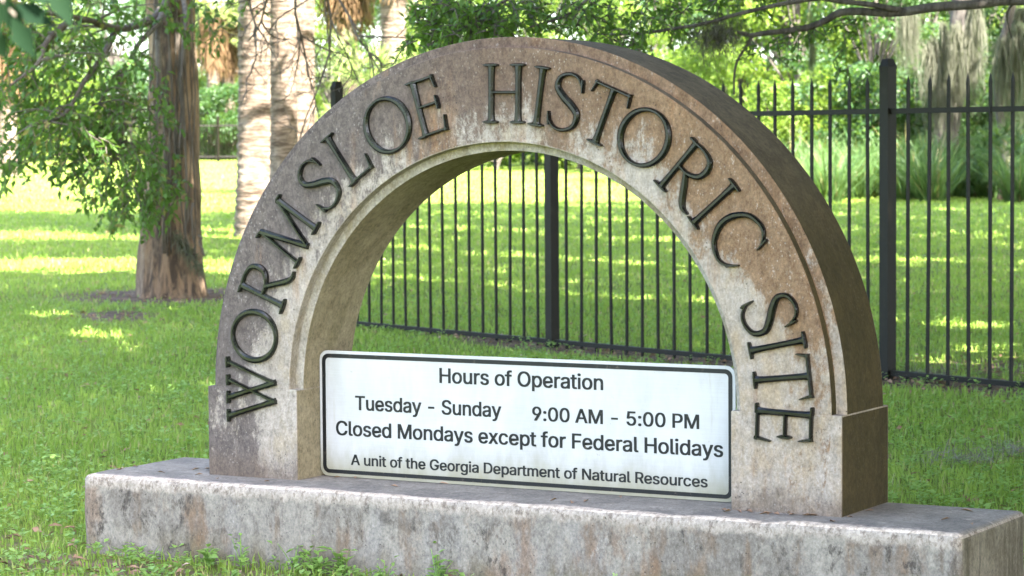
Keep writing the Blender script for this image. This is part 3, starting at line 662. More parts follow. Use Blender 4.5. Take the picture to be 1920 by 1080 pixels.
# broad-leaved ground cover near the arch
x, y, s = scatter(13000, 8.3, 26, 1.15, 1.6)
dens = .5+.5*np.sin(x*2.3+1)*np.sin(y*2.9)
keep = rng.random(len(x)) < np.clip(.25+.75*dens, 0, 1)*(1-.6*np.clip(bare(x, y), 0, 1))
x, y, s = x[keep], y[keep], s[keep]
nl = 6; xx = np.repeat(x, nl); yy = np.repeat(y, nl); n = len(xx)
a = rng.random(n)*2*np.pi; rr = .012+.03*rng.random(n)
pos = np.stack([xx+np.cos(a)*rr*.4, yy+np.sin(a)*rr*.4, ground_z(xx, yy)+.02+.04*rng.random(n)], 1)
dr = np.stack([np.cos(a), np.sin(a), .15+.5*rng.random(n)], 1)
V2, F2 = leaf_arrays(pos, dr, np.tile([0, 0, 1.], (n, 1))+rng.normal(size=(n, 3))*.25, .018+.024*rng.random(n), .012+.013*rng.random(n), .12)
WEED = leaf_mat('ground_cover_leaf', (.16, .28, .05), (.25, .37, .10), trans=.45, rough=.5, spec=.3, scale=2)
o = link('ground_cover', mesh_np('ground_cover', V2, F2, [WEED])); tag(o, 'low broad-leaved weeds mixed into the grass near the plinth', 'ground cover', kind='stuff')
# fallen leaves
x, y, s = scatter(60000, 8.3, 34, 1.15, 1.2)
keep = rng.random(len(x)) < np.clip(bare(x, y)-.10, 0, 1)*.50+.045
x, y, s = x[keep], y[keep], s[keep]; n = len(x)
a = rng.random(n)*2*np.pi
pos = np.stack([x, y, ground_z(x, y)+.006+.022*rng.random(n)], 1)
dr = np.stack([np.cos(a), np.sin(a), rng.normal(size=n)*.25], 1)
V3, F3 = leaf_arrays(pos, dr, np.tile([0, 0, 1.], (n, 1))+rng.normal(size=(n, 3))*.45, .030+.038*rng.random(n), .013+.015*rng.random(n), .25)
npl = 46; xp = np.concatenate([rng.uniform(.88, 1.25, 10), rng.uniform(-1.7, 1.75, npl-10)]); yp = np.concatenate([rng.uniform(-.06, -.01, 10), rng.uniform(-.16, .40, npl-10)])
ok_ = ~((np.abs(xp) > RI-.02) & (np.abs(xp) < RR+.02) & (yp > -.008)); xp, yp = xp[ok_], yp[ok_]; npl = len(xp); ap = rng.random(npl)*6.28
Vp, Fp = leaf_arrays(np.stack([xp, yp, np.full(npl, .006)], 1), np.stack([np.cos(ap), np.sin(ap), np.zeros(npl)], 1), np.tile([0, 0, 1.], (npl, 1))+rng.normal(size=(npl, 3))*.25, .022+.03*rng.random(npl), .010+.010*rng.random(npl), .25)
V3, F3 = cat([(V3, F3), (Vp, Fp)])
LITTER = leaf_mat('dead_leaf', (.16, .085, .050), (.30, .185, .12), (.42, .30, .22), trans=.1, rough=.75, spec=.2, scale=3)
o = link('leaf_litter', mesh_np('leaf_litter', V3, F3, [LITTER])); tag(o, 'brown fallen leaves lying along the fence, the plinth and round the tree', 'leaf litter', kind='stuff')
# taller weeds at the foot of the plinth and two through the lawn
def weed(px, s, ht, nl, lab, ll=.05, parent=None):
    q = PG(px, s); e = empty('weed', q, lab, 'weed', 'weeds at the foot of the plinth')
    mb = MB(); tips = []
    for i in range(max(2, nl//5)):
        d = np.array([rnd.uniform(-.3, .3), rnd.uniform(-.3, .3), 1.0]); L = ht*rnd.uniform(.6, 1)
        pts = [q+d*L*u+np.array([d[0], d[1], 0])*u*u*L for u in (0, .35, .7, 1)]
        mb.tube(pts, [.0022, .002, .0016, .001], 5); tips += [pts[1+j % 3] for j in range(5)]
    mb.build('stem', WEED, e)
    n = len(tips); a = rng.random(n)*6.28
    pos = np.array(tips)+rng.normal(size=(n, 3))*.006
    V, F = leaf_arrays(pos, np.stack([np.cos(a), np.sin(a), rng.random(n)*.8], 1), np.tile([0, 0, 1.], (n, 1)), ll*.75*(.6+.7*rng.random(n)), ll*.4, .15)
    link('foliage', mesh_np('foliage', V, F, [WEED]), e)
def wy(px, y, **k):            # s of a point in front of the plinth at world y
    d = FWD+RIGHT*(px-960)/FPX; t = (y-CAM[1])/d[1]; return t
for px, yy_, ht, nl, lab, ll in ((445, -.27, .13, 22, 'tall thin weed at the left part of the plinth front', .04),
        (385, -.30, .07, 40, 'bushy broad-leaved weed left of the tall thin weed at the plinth', .06),
        (545, -.27, .13, 25, 'weed with upright seed stalk below the arch left pedestal', .045),
        (590, -.29, .09, 40, 'leafy weed right of the seed stalk weed at the plinth', .055),
        (640, -.27, .11, 30, 'pale green weed with rounded leaves below the left end of the sign', .06),
        (715, -.30, .10, 22, 'small narrow weed at the plinth foot below the word Tuesday', .035),
        (815, -.27, .13, 35, 'grassy weed below the word Department, rightmost before the bare plinth foot', .05)):
    weed(px, wy(px, yy_), ht, nl, lab, ll)
# small fern sprig rooted in the plaster of the plinth
q = np.array([.56, YF-.002, -.262]); e = empty('fern', q, 'small green fern sprig rooted in the plinth front below the sign', 'fern')
mb = MB(); fp, fd = [], []
for i in range(9):
    a_ = rnd.uniform(-1.3, 1.3); L_ = rnd.uniform(.03, .055); tipv = np.array([math.sin(a_)*.8, -.45, math.cos(a_)])*L_
    pts = [q, q+tipv*.5, q+tipv+np.array([0, -.004, -.006])]; mb.tube(pts, [.0014, .0011, .0006], 4)
    for u_ in (.35, .5, .65, .8, .95):
        for sg in (-1, 1): fp.append(q+tipv*u_); fd.append(np.array([sg*math.cos(a_), -.2, -sg*math.sin(a_)+.4]))
mb.build('stem', WEED, e)
V, F = leaf_arrays(np.array(fp), np.array(fd), np.tile([0, -1., .3], (len(fp), 1)), .012, .007, .1)
link('foliage', mesh_np('foliage', V, F, [WEED]), e)

# ------------------------------------------------------------------ iron fence
k = N('black_iron'); a = k.noise(k.coords(), 9, 6, .7); b_ = k.noise(k.coords((1, 1, .3)), 30, 5, .7)
k.color(k.mix(k.math('MULTIPLY', k.step(a, .5, .75), .5), (.0085, .0070, .0038), k.mix(k.step(b_, .4, .6), (.013, .0115, .0065), (.024, .020, .012))))
k.rough(.55); k.b.inputs['Specular IOR Level'].default_value = .14; IRON = k.m
FN = np.array([-FD[1], FD[0]])/np.linalg.norm(FD); FU = FD/np.linalg.norm(FD)
def bar(mb, c, wu, wn, z0, z1, point=0.0):
    u = np.array([*FU, 0])*wu/2; v = np.array([*FN, 0])*wn/2; c = np.array([c[0], c[1], 0])
    q = [c-u-v, c+u-v, c+u+v, c-u+v]; zz = np.array([0, 0, 1.])
    vs = [p+zz*z0 for p in q]+[p+zz*z1 for p in q]; fs = [(3, 2, 1, 0), (0, 1, 5, 4), (1, 2, 6, 5), (2, 3, 7, 6), (3, 0, 4, 7)]
    if point: vs.append(c+zz*(z1+point)); fs += [(4, 5, 8), (5, 6, 8), (6, 7, 8), (7, 4, 8)]
    else: fs.append((4, 5, 6, 7))
    mb.add(vs, fs)
fence = empty('iron_fence', (FA[0], FA[1], GZ), 'black iron picket fence running behind the arch with square posts and spear tops', 'fence')
mb0 = MB(); bar(mb0, (0, 0), .0175, .0175, 0, 1.90, .055); pk = None
K0, K1 = -16.5, 34
for kk in range(-16, 35):
    c = FA+FD*kk/20
    if kk in (0, 20): continue
    gz = float(ground_z(c[0], c[1])); b = MB(); bar(b, c, .0175, .0175, gz-.02+rnd.uniform(0, .03), 1.625, .055)
    lx, ly = rnd.gauss(0, .004), rnd.gauss(0, .004); b.v = [(x_+lx*(z_+.26), y_+ly*(z_+.26), z_) for x_, y_, z_ in b.v]; b.build('picket', IRON, fence)
def post(kk):
    c = FA+FD*kk/20; b = MB(); bar(b, c, .078, .078, -.45, 1.72)
    u = np.array([*FU, 0]); v = np.array([*FN, 0]); cc = np.array([*c, 0]); zz = np.array([0, 0, 1.])
    ring_ = lambda w, z: [cc+u*a_*w/2+v*b2*w/2+zz*z for a_, b2 in ((-1, -1), (1, -1), (1, 1), (-1, 1))]
    base_ = len(b.v)
    b.add(ring_(.082, 1.718)+ring_(.082, 1.735)+ring_(.05, 1.786), [(3, 2, 1, 0)]+[(i, (i+1) % 4, 4+(i+1) % 4, 4+i) for i in range(4)]+[(4+i, 4+(i+1) % 4, 8+(i+1) % 4, 8+i) for i in range(4)]+[(8, 9, 10, 11)])
    b.build('post', IRON, fence)
for kk in (-16.6, 0, 20, 40): post(kk)
def rail(k0, k1, z, th, dep):
    a_ = FA+FD*k0/20; c_ = FA+FD*k1/20; b = MB()
    v = np.array([*FN, 0])*dep/2; h = np.array([0, 0, th/2])
    p = np.array([*a_, z]); q_ = np.array([*c_, z])
    b.add([p-v-h, p+v-h, p+v+h, p-v+h, q_-v-h, q_+v-h, q_+v+h, q_-v+h], [(0, 1, 2, 3), (7, 6, 5, 4), (0, 4, 5, 1), (1, 5, 6, 2), (2, 6, 7, 3), (3, 7, 4, 0)])
    b.build('rail', IRON, fence)
for a_, c_ in ((-16.35, -.22), (.22, 19.78), (20.22, 34.5)):
    rail(a_, c_, 1.445, .034, .036); rail(a_, c_, -.262, .034, .036)

# distant fence across the lawn
fe2 = None
def far_fence():
    s = 103.0; a_ = PG(60, s); c_ = PG(660, s); d = (c_-a_)[:2]; L = np.linalg.norm(d); d /= L
    e = empty('iron_fence', a_, 'distant black picket fence at the far left edge of the lawn behind the trunks', 'fence')
    b = MB(); n = int(L/.14)
    def bx(b, p, w, z0, z1):
        b.box((p[0]-w/2, p[1]-w/2, z0), (p[0]+w/2, p[1]+w/2, z1))
    z = a_[2]
    bx(b, (0, 0), .022, 0, 1.55)
    o = b.build('picket', IRON, e, world=False)
    for i in range(n):
        c = o if i == 0 else o.copy()
        if i: C.objects.link(c)
        c.location = (d[0]*i*.14, d[1]*i*.14, 0)
    for i in range(0, int(L/2.4)+1):
        b = MB(); bx(b, a_[:2]+d*(i*2.4+.07), .09, z-.1, z+1.75); b.build('post', IRON, e)
    for zz in (.18, 1.38):
        b = MB(); p0 = np.array([*a_[:2], z+zz]); p1 = np.array([*(a_[:2]+d*L), z+zz]); b.tube([p0, p1], .035, 4); b.build('rail', IRON, e)
far_fence()

# ------------------------------------------------------------------ bark and leaf materials
BARK = bark_mat('bark_brown', (.20, .130, .078), (.055, .039, .028), (.26, .19, .125))
BARKG = bark_mat('bark_grey', (.10, .085, .070), (.045, .038, .032), (.15, .135, .115))
PALMB = bark_mat('palm_bark', (.165, .125, .092), (.058, .040, .027), (.235, .195, .155), ring=True)
LEAF_E = leaf_mat('evergreen_leaf', (.032, .080, .015), (.095, .172, .030), (.20, .16, .05), trans=.42, rough=.5, spec=.3, scale=2)
LEAF_O = leaf_mat('oak_leaf', (.045, .10, .018), (.10, .18, .028), trans=.45, rough=.5, spec=.3)
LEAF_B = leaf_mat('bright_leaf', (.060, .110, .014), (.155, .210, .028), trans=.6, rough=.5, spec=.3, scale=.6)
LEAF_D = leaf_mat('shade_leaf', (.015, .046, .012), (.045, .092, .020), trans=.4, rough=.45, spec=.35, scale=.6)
LEAF_N = leaf_mat('backlit_shade_leaf', (.003, .009, .005), (.006, .015, .006), trans=.02, rough=.7, spec=.03)  # near-black twig leaf, backlit shade put into its colour
LEAF_P = leaf_mat('palmetto_blade', (.20, .27, .07), (.32, .36, .13), (.42, .36, .18), trans=.4, rough=.5, spec=.3)
LEAF_G = leaf_mat('tall_grass_blade', (.035, .085, .022), (.095, .15, .048), (.22, .18, .08), trans=.35, rough=.5, spec=.3)
DRYP = leaf_mat('dry_frond', (.075, .042, .020), (.14, .085, .042), trans=.2, rough=.8, spec=.15)
MOSS = leaf_mat('hanging_moss', (.075, .075, .054), (.145, .142, .105), trans=.35, rough=.9, spec=.05)
TWIG = bark_mat('twig_bark', (.11, .09, .07), (.065, .052, .04), (.155, .135, .11))

def ribbon_arrays(p0, vec, wid, rngl, curl=.12, seg=3, sag=0.0):
    """thin tapered ribbons hanging or arching from p0 along vec"""
    n = len(p0); a = rngl.random(n)*6.28; sd = np.stack([np.cos(a), np.sin(a), rngl.normal(size=n)*.2], 1)*np.asarray(wid)[:, None]/2
    L = np.linalg.norm(vec, axis=1, keepdims=True); off = rngl.normal(size=(n, 3))*L*curl
    Vs = []
    for i in range(seg+1):
        u = i/seg
        c = p0+vec*u+off*math.sin(math.pi*u); c[:, 2] -= (sag*L*u*u)[:, 0]
        ww = sd*(1-.85*u)
        Vs += [c-ww, c+ww]
    V = np.stack(Vs, 1).reshape(-1, 3); k_ = 2*(seg+1); b = np.arange(n)[:, None]*k_
    F = np.concatenate([b+[[2*i, 2*i+1, 2*i+3, 2*i+2]] for i in range(seg)], 1).reshape(-1, 4)
    return V, F

def twiggy(starts, dirs, rngl, length, nleaf, ll, lw, droop=.5):
    """twigs with alternate leaves; returns (twig ribbons V,F) and (leaves V,F)"""
    n = len(starts); L = length*(.6+.8*rngl.random(n)); d = dirs/np.linalg.norm(dirs, axis=1, keepdims=True)
    pos, dr = [], []
    for j in range(nleaf):
        u = (j+.6)/nleaf
        p = starts+d*(L*u)[:, None]; p[:, 2] -= droop*L*u*u
        td = d.copy(); td[:, 2] -= 2*droop*u*.6
        rd = rngl.normal(size=(n, 3))
        pos.append(p); dr.append(td*.55+rd*.6+np.array([0, 0, -.25]))
    pos = np.concatenate(pos); dr = np.concatenate(dr); m_ = len(pos)
    nr = np.array([0, 0, 1.])+rngl.normal(size=(m_, 3))*.55
    lv = leaf_arrays(pos, dr, nr, ll*(.6+.65*rngl.random(m_)), lw*(.7+.5*rngl.random(m_)), .15)
    mb = MB()
    for i in range(n):
        pts = [starts[i]+d[i]*L[i]*u-np.array([0, 0, droop*L[i]*u*u]) for u in (0, .5, 1)]
        mb.tube(pts, [.0055, .004, .002], 4, cap=False)
    return mb, lv

# ------------------------------------------------------------------ the evergreen tree on the left
def trunk_tube(path, rad, seg=22, wob=.05, seed=1, lobes=.05):
    """path of points -> tapered trunk with buttress lobes and ridged bark"""
    r_ = random.Random(seed); mb = MB(); pts = []; rr = []
    m_ = len(path); NN = 90
    for i in range(NN+1):
        u = i/NN*(m_-1); j = min(int(u), m_-2); t = u-j
        pts.append(np.asarray(path[j])*(1-t)+np.asarray(path[j+1])*t); rr.append(rad[j]*(1-t)+rad[j+1]*t)
    vs = []
    for i, p in enumerate(pts):
        for k_ in range(seg):
            th = 2*math.pi*k_/seg
            nz = mnoise.noise(Vector((math.cos(th)*2.2+seed, math.sin(th)*2.2, p[2]*.8)))*lobes*2 + mnoise.noise(Vector((math.cos(th)*7+seed, math.sin(th)*7, p[2]*2.0)))*wob
            r = rr[i]*(1+nz); vs.append((p[0]+r*math.cos(th), p[1]+r*math.sin(th), p[2]))
    fs = [(i*seg+k_, i*seg+(k_+1) % seg, (i+1)*seg+(k_+1) % seg, (i+1)*seg+k_) for i in range(NN) for k_ in range(seg)]
    mb.add(vs, fs); return mb
ev = empty('evergreen_tree', TREE, 'old evergreen tree with rough brown trunk, hanging vines and drooping leafy boughs', 'tree')
path = [P(322, 585, 27.3), P(322, 545, 27.3), P(320, 500, 27.3), P(319, 400, 27.3), P(322, 300, 27.3), P(328, 200, 27.3), P(322, 60, 27.3), P(318, -60, 27.3), P(310, -330, 27.4), P(300, -620, 27.6)]
trunk_tube(path, [.43, .365, .335, .30, .26, .235, .24, .25, .20, .12], 64, .10, 3, .06).build('trunk', BARK, ev, smooth=True)
# vines down the trunk
mb = MB()
for i in range(16):
    x0 = rnd.uniform(285, 362); pts = []
    for y_ in np.linspace(-40, rnd.uniform(240, 500), 9):
        x0 += rnd.uniform(-7, 7); pts.append(P(min(max(x0, 272), 366), y_, 26.98+rnd.uniform(-.05, .02)))
    mb.tube(pts, rnd.uniform(.006, .012), 5)
for (xa, ya, xb, yb) in ((350, 370, 352, 480), (360, 380, 366, 500), (340, 40, 350, 480), (375, 440, 382, 480), (345, 60, 340, 300)):
    pts = [P(xa+(xb-xa)*u+rnd.uniform(-4, 4), ya+(yb-ya)*u, 26.93) for u in np.linspace(0, 1, 7)]
    mb.tube(pts, .012, 6)
mb.build('vine', TWIG, ev, smooth=True)
rg = np.random.default_rng(5)
# vine moss on the trunk foot
q = np.array([P(332+i*.95+rg.normal()*5, 440+i*1.35+rg.normal()*5, 26.92) for i in np.repeat(np.arange(0, 48, 1), 9)])
V, F = ribbon_arrays(q, rg.normal(size=(len(q), 3))*.05+[0, 0, -.05], np.full(len(q), .008), rg, .3)
link('moss', mesh_np('moss', V, F, [MOSS]), ev)
# limbs (drooping), the twigs and leaves they carry
limbs = [[(318, -30, 27.2), (300, 25, 26.6), (262, 46, 25.6), (218, 54, 24.8), (160, 36, 24.2), (80, 25, 23.6), (10, 30, 23)],
         [(322, -60, 27.2), (303, 30, 26.2), (262, 80, 25.3), (238, 122, 24.8), (205, 160, 24.4), (185, 195, 24)],
         [(300, 30, 26.4), (296, 70, 26), (298, 160, 25.7), (292, 260, 25.5), (284, 360, 25.4)],
         [(218, 54, 24.9), (190, 110, 24.3), (160, 150, 24), (120, 215, 23.8), (60, 235, 23.4)],
         [(225, 140, 24.6), (229, 180, 24.5), (234, 230, 24.4), (226, 260, 24.4), (215, 290, 24.4)],
         [(330, -60, 27.2), (348, 20, 26.4), (345, 70, 26), (340, 150, 25.8)],
         [(130, 40, 24.1), (90, 75, 23.8), (70, 120, 23.6), (20, 160, 23.4)]]
mbl = MB(); lim_pts = []
for L_ in limbs:
    pts = spline([P(*a) for a in L_], 24); r0_ = .058 if len(L_) > 6 else .036
    mbl.tube(pts, list(np.linspace(r0_, .010, len(pts))), 7); lim_pts += pts[4:]
lim_pts = np.array(lim_pts)
blobs = [(40, 60, 60, 50, 40), (120, 100, 85, 60, 60), (60, 190, 80, 60, 58), (200, 120, 80, 60, 42), (150, 210, 100, 55, 80), (250, 235, 60, 70, 62),
         (40, 275, 60, 45, 40), (130, 270, 90, 45, 56), (225, 300, 70, 55, 74), (292, 310, 40, 64, 28), (250, 365, 60, 32, 50), (305, 375, 36, 34, 20), (340, 30, 60, 40, 20),
         (400, 40, 40, 50, 10), (440, 10, 50, 30, 8), (290, 170, 36, 80, 12), (70, 20, 90, 30, 24), (200, 20, 80, 30, 24), (12, 310, 20, 26, 8), (225, 395, 26, 24, 8), (180, 330, 50, 30, 18), (105, 315, 30, 20, 8), (30, 130, 50, 60, 30)]
S0, D0 = [], []
for (bx_, by_, rx, ry, cnt) in blobs:
    for i in range(int(cnt*.8)):
        a = rg.random()*6.28; r = math.sqrt(rg.random())
        p = P(bx_+rx*r*math.cos(a), by_-12+ry*r*math.sin(a), 24.3+rg.normal()*.55+max(0, bx_-200)*.006)
        j = np.argmin(((lim_pts-p)**2).sum(1)); v = p-lim_pts[j]
        S0.append(p); D0.append(v/np.linalg.norm(v)*.5+RIGHT*rg.normal(-.25, .6)+np.array([0, 0, rg.normal(-.45, .35)])+FWD*rg.normal()*.5)
        if rg.random() < .16: mbl.tube(spline([lim_pts[j], lim_pts[j]*.5+p*.5+np.array([0, 0, .05]), p], 6), list(np.linspace(.010, .004, 7)), 4)
mbt, lv = twiggy(np.array(S0), np.array(D0), rg, .22, 9, .088, .044, .35)
mbl.add(mbt.v, mbt.f); mbl.build('limb', TWIG, ev, smooth=True)
link('foliage', mesh_np('foliage', *lv, [LEAF_E]), ev)
# bare dead twigs hanging in front of the palms
mb = MB()
def twigtree(p, d, L, r, depth):
    n_ = 5; pts = [p]
    for i in range(n_):
        d = d+rg.normal(size=3)*.20; d /= np.linalg.norm(d); pts.append(pts[-1]+d*L/n_)
    mb.tube(pts, list(np.linspace(r, r*.45, n_+1)), 4, cap=False)
    if depth:
        for i in range(4):
            j = rg.integers(1, n_+1); dd = d*.7+rg.normal(size=3)*.55+np.array([0, 0, -.15]); twigtree(pts[j], dd/np.linalg.norm(dd), L*.55, r*.55, depth-1)
for px, py, L in ((555, -60, .75), (625, -50, .8), (600, -90, 1.1), (510, -50, .6), (470, -40, .55)):
    twigtree(P(px, py, 22.5), np.array([-.1, 0, -1.]), L*1.3, .017, 3)
mb.build('dead_twigs', TWIG, ev)

# ------------------------------------------------------------------ sabal palms
def frond_dry(n, L):
    V = []; rgd = np.random.default_rng(3)
    p0 = np.zeros((n, 3)); a = rgd.random(n)*6.28; rr = .12+.10*rgd.random(n)
    p0[:, 0] = np.cos(a)*rr; p0[:, 1] = np.sin(a)*rr; p0[:, 2] = rgd.random(n)*.9
    vec = np.stack([np.cos(a)*(.15+.3*rgd.random(n)), np.sin(a)*(.15+.3*rgd.random(n)), -(.55+.6*rgd.random(n))], 1)*L
    return ribbon_arrays(p0, vec, .05+.05*rgd.random(n), rgd, .10, 3, .12)
skirt_me = mesh_np('dead_frond_skirt', *frond_dry(420, 1.0), [DRYP])
def fan_crown(n, seed):
    rgd = np.random.default_rng(seed); parts = []
    for i in range(n):
        az = rgd.random()*6.28; el = rgd.uniform(-.5, 1.3); d = np.array([math.cos(az)*math.cos(el), math.sin(az)*math.cos(el), math.sin(el)])
        hub = d*rgd.uniform(.5, .9); nb = 34; u = np.linspace(-2.2, 2.2, nb)
        sd = np.cross(d, [0, 0, 1.]); sd /= np.linalg.norm(sd)+1e-6
        vec = (np.cos(u)[:, None]*d+np.sin(u)[:, None]*sd)*rgd.uniform(.45, .75)*(1-.22*np.abs(u)/2.2)[:, None]
        parts.append(ribbon_arrays(np.tile(hub, (nb, 1)), vec, np.full(nb, .035), rgd, .05, 3, .30))
        parts.append(ribbon_arrays(np.zeros((1, 3)), hub[None], np.array([.03]), rgd, .02, 3))
    return cat(parts)
crown_me = mesh_np('crown', *fan_crown(26, 4), [LEAF_P])
def palm(px, s, r, top, lab, skirt=None, lean=0.0):
    q = PG(px, s); e = empty('palm_tree', q, lab, 'palm tree', 'palms on the left lawn')
    h = top; mb = MB(); vs = []; NZ_ = int(h/.045); seg = 22; r1 = random.Random(int(px))
    pts = []
    for i in range(NZ_+1):
        z = -.15+i*(h+.15)/NZ_; u = i/NZ_; rr = r*(1.22-.22*min(1, u*5))*(1+.035*math.sin(i*2.1)+r1.uniform(-.025, .025))
        pts.append((q[0]+lean*u, q[1], q[2]+z, rr))
    for i, (a_, b_, c_, rr) in enumerate(pts):
        for k_ in range(seg):
            th = 2*math.pi*k_/seg; rq = rr*(1+.05*mnoise.noise(Vector((math.cos(th)*2, math.sin(th)*2, c_*1.5+px))))
            vs.append((a_+rq*math.cos(th), b_+rq*math.sin(th), c_))
    mb.add(vs, [(i*seg+k_, i*seg+(k_+1) % seg, (i+1)*seg+(k_+1) % seg, (i+1)*seg+k_) for i in range(NZ_) for k_ in range(seg)])
    mb.build('trunk', PALMB, e, smooth=True)
    c = link('crown', crown_me, e, False); c.location = (lean, 0, h+.1); c.scale = (1.7, 1.7, 1.7); c.rotation_euler.z = px
    if skirt:
        for kz in range(skirt[1]):
            c = link('dead_fronds', skirt_me, e, False); c.location = (lean, 0, skirt[0]+kz*.9); c.scale = (1.15, 1.15, 1.0); c.rotation_euler.z = kz*1.3+px
palm(482, 40.5, .285, 9.5, 'tall pale palm trunk standing left of the others, next to the evergreen tree', (6.5, 3), .15)
palm(533, 38.0, .19, 9, 'slimmer darker palm trunk standing in front between two pale palm trunks', (6.3, 3), .1)
palm(568, 41.5, .21, 9.5, 'pale sunlit palm trunk nearest to the arch, partly hidden by it', (6.6, 3), .05)
palm(404, 108, .26, 5.2, 'far palm with low brown dead fronds seen left of the pale palm trunks', (4.3, 2))
palm(432, 109, .26, 5.6, 'far palm with brown fronds half hidden behind the leftmost pale palm trunk', (4.1, 2))
palm(18, 80, .28, 5.4, 'far palm with orange brown dead fronds at the left edge of the photo', (3.0, 3))
palm(655, 60, .24, 5.4, 'palm with ragged brown fronds hanging above the pale palmetto', (4.5, 2))
palm(742, 57, .27, 7, 'greyish palm trunk rising behind the pale palmetto at the left shoulder of the arch', (5.2, 2))

# ------------------------------------------------------------------ palmettos and tall grass
pal_me = mesh_np('fronds', *fan_crown(30, 9), [LEAF_P])
pal_dark = pal_me.copy(); pal_dark.materials.clear(); pal_dark.materials.append(LEAF_G)
def palmetto(px, s, sc, lab, zoff=0.0, rot=0, cat_='palmetto'):
    q = PG(px, s); e = empty('palmetto', q, lab, cat_, 'palmettos')
    mb = MB(); mb.tube([q, q+np.array([.1, 0, sc*.6+zoff])], [.12, .09], 8); mb.build('stem', BARK, e)
    c = link('fronds', pal_me if px < 1000 else pal_dark, e, False); c.location = (.1, 0, sc*.6+zoff); c.scale = (sc,)*3; c.rotation_euler.z = rot
palmetto(690, 50, 1.15, 'pale sunlit palmetto with feathery fans rising behind the left shoulder of the arch', 1.35)
palmetto(650, 53, .85, 'smaller pale palmetto low behind the corner fence post', .75, 2)
palmetto(1880, 54, .85, 'spiky palmetto at the right edge of the photo behind the fence', .15, 1)
palmetto(1835, 56, .70, 'low dark palmetto left of the spiky one at the right edge', .0, 4)
def tuft(n, seed):
    rgd = np.random.default_rng(seed); a = rgd.random(n)*6.28; r = .22*np.sqrt(rgd.random(n))
    p0 = np.stack([np.cos(a)*r, np.sin(a)*r, np.zeros(n)], 1); sp_ = rgd.random(n)**.8*.75
    a2 = a+rgd.normal(size=n)*.5
    vec = np.stack([np.cos(a2)*sp_, np.sin(a2)*sp_, .8+.5*rgd.random(n)], 1)*(.75+.5*rgd.random(n))[:, None]
    return ribbon_arrays(p0, vec, .018+.018*rgd.random(n), rgd, .05, 4, .35)
tuft_me = [mesh_np('blades', *tuft(230, i), [LEAF_G]) for i in range(2)]
GT = 'tall grass clumps at the edge of the woods'
for i, (px, s, sc, lab) in enumerate(((1500, 55, 1.05, 'tall pale grass clump first right of the arch at the wood edge'), (1552, 54, 1.30, 'tall grass clump with long bent blades, second right of the arch'),
        (1603, 55.5, 1.2, 'dense tall grass clump just left of the big fence post'), (1640, 57, 1.0, 'tall grass clump half behind the big fence post'),
        (1700, 54.5, 1.2, 'tall grass clump first right of the big fence post'), (1748, 53.8, 1.35, 'tallest grass clump right of the big fence post with blue green blades'),
        (1800, 56, .9, 'short grass clump in the dark gap under the mossy trunk'), (1912, 53, 1.25, 'bluish grass clump at the right edge by the last picket'))):
    q = PG(px, s); e = empty('tall_grass_clump', q, lab, 'grasses', GT)
    c = link('blades', tuft_me[i % 2], e, False); c.scale = (sc, sc, sc*1.05); c.rotation_euler.z = i*1.7
for i in range(20):  # further clumps of the same tall grass
    px = 1440+i*27+rnd.uniform(-9, 9); sc = rnd.uniform(.85, 1.3)
    e = empty('tall_grass_clump', PG(px, rnd.uniform(55.5, 58.5)), 'reedy grass clump in the close row at the foot of the woods behind the fence', 'grasses', 'reeds in the close row behind the fence')
    c = link('blades', tuft_me[i % 2], e, False); c.scale = (sc, sc, sc*1.3); c.rotation_euler.z = i*2.3

# ------------------------------------------------------------------ woods behind: shrubs and understorey trees
def crown_leaves(seed, nb, n, leaf, rx, h, low=.05):
    """leaf-sized faces through an uneven crown made of clumps with gaps between them"""
    rgd = np.random.default_rng(seed); c = []
    for i in range(nb):
        u = rgd.random(); a = rgd.random()*6.28; z = h*(low+(1-low)*u); rad = rx*(.35+.65*math.sin(math.pi*min(1, .18+.75*u)))*math.sqrt(rgd.random())
        c.append((math.cos(a)*rad, math.sin(a)*rad, z, rx*rgd.uniform(.16, .34)))
    c = np.array(c); j = rgd.integers(0, nb, n); d = rand_dirs(rgd, n); rr = rgd.random(n)**.45
    pos = c[j, :3]+d*(c[j, 3]*rr)[:, None]*np.array([1, 1, .7]); pos[:, 2] = np.maximum(pos[:, 2], .03)
    dr = d+rgd.normal(size=(n, 3))*.7+np.array([0, 0, -.3]); nr = d*.6+rgd.normal(size=(n, 3))*.6+np.array([0, 0, .6])
    return leaf_arrays(pos, dr, nr, leaf*(.6+.8*rgd.random(n)), leaf*.55*(.7+.6*rgd.random(n)), .15), c
def woody(c, seed, h, r0):
    mb = MB(); r1 = random.Random(seed)
    mb.tube(spline([(0, 0, -.1), (r1.uniform(-.2, .2), r1.uniform(-.2, .2), h*.3), (r1.uniform(-.4, .4), r1.uniform(-.4, .4), h*.8)], 8), list(np.linspace(r0, r0*.4, 9)), 8)
    for q in c[::2]:
        z0 = max(.1, q[2]*.45); mb.tube(spline([(0, 0, z0), (q[0]*.4, q[1]*.4, (z0+q[2])*.5), tuple(q[:3])], 5), list(np.linspace(r0*.35, .012, 6)), 5)
    return mb
KIND = {}
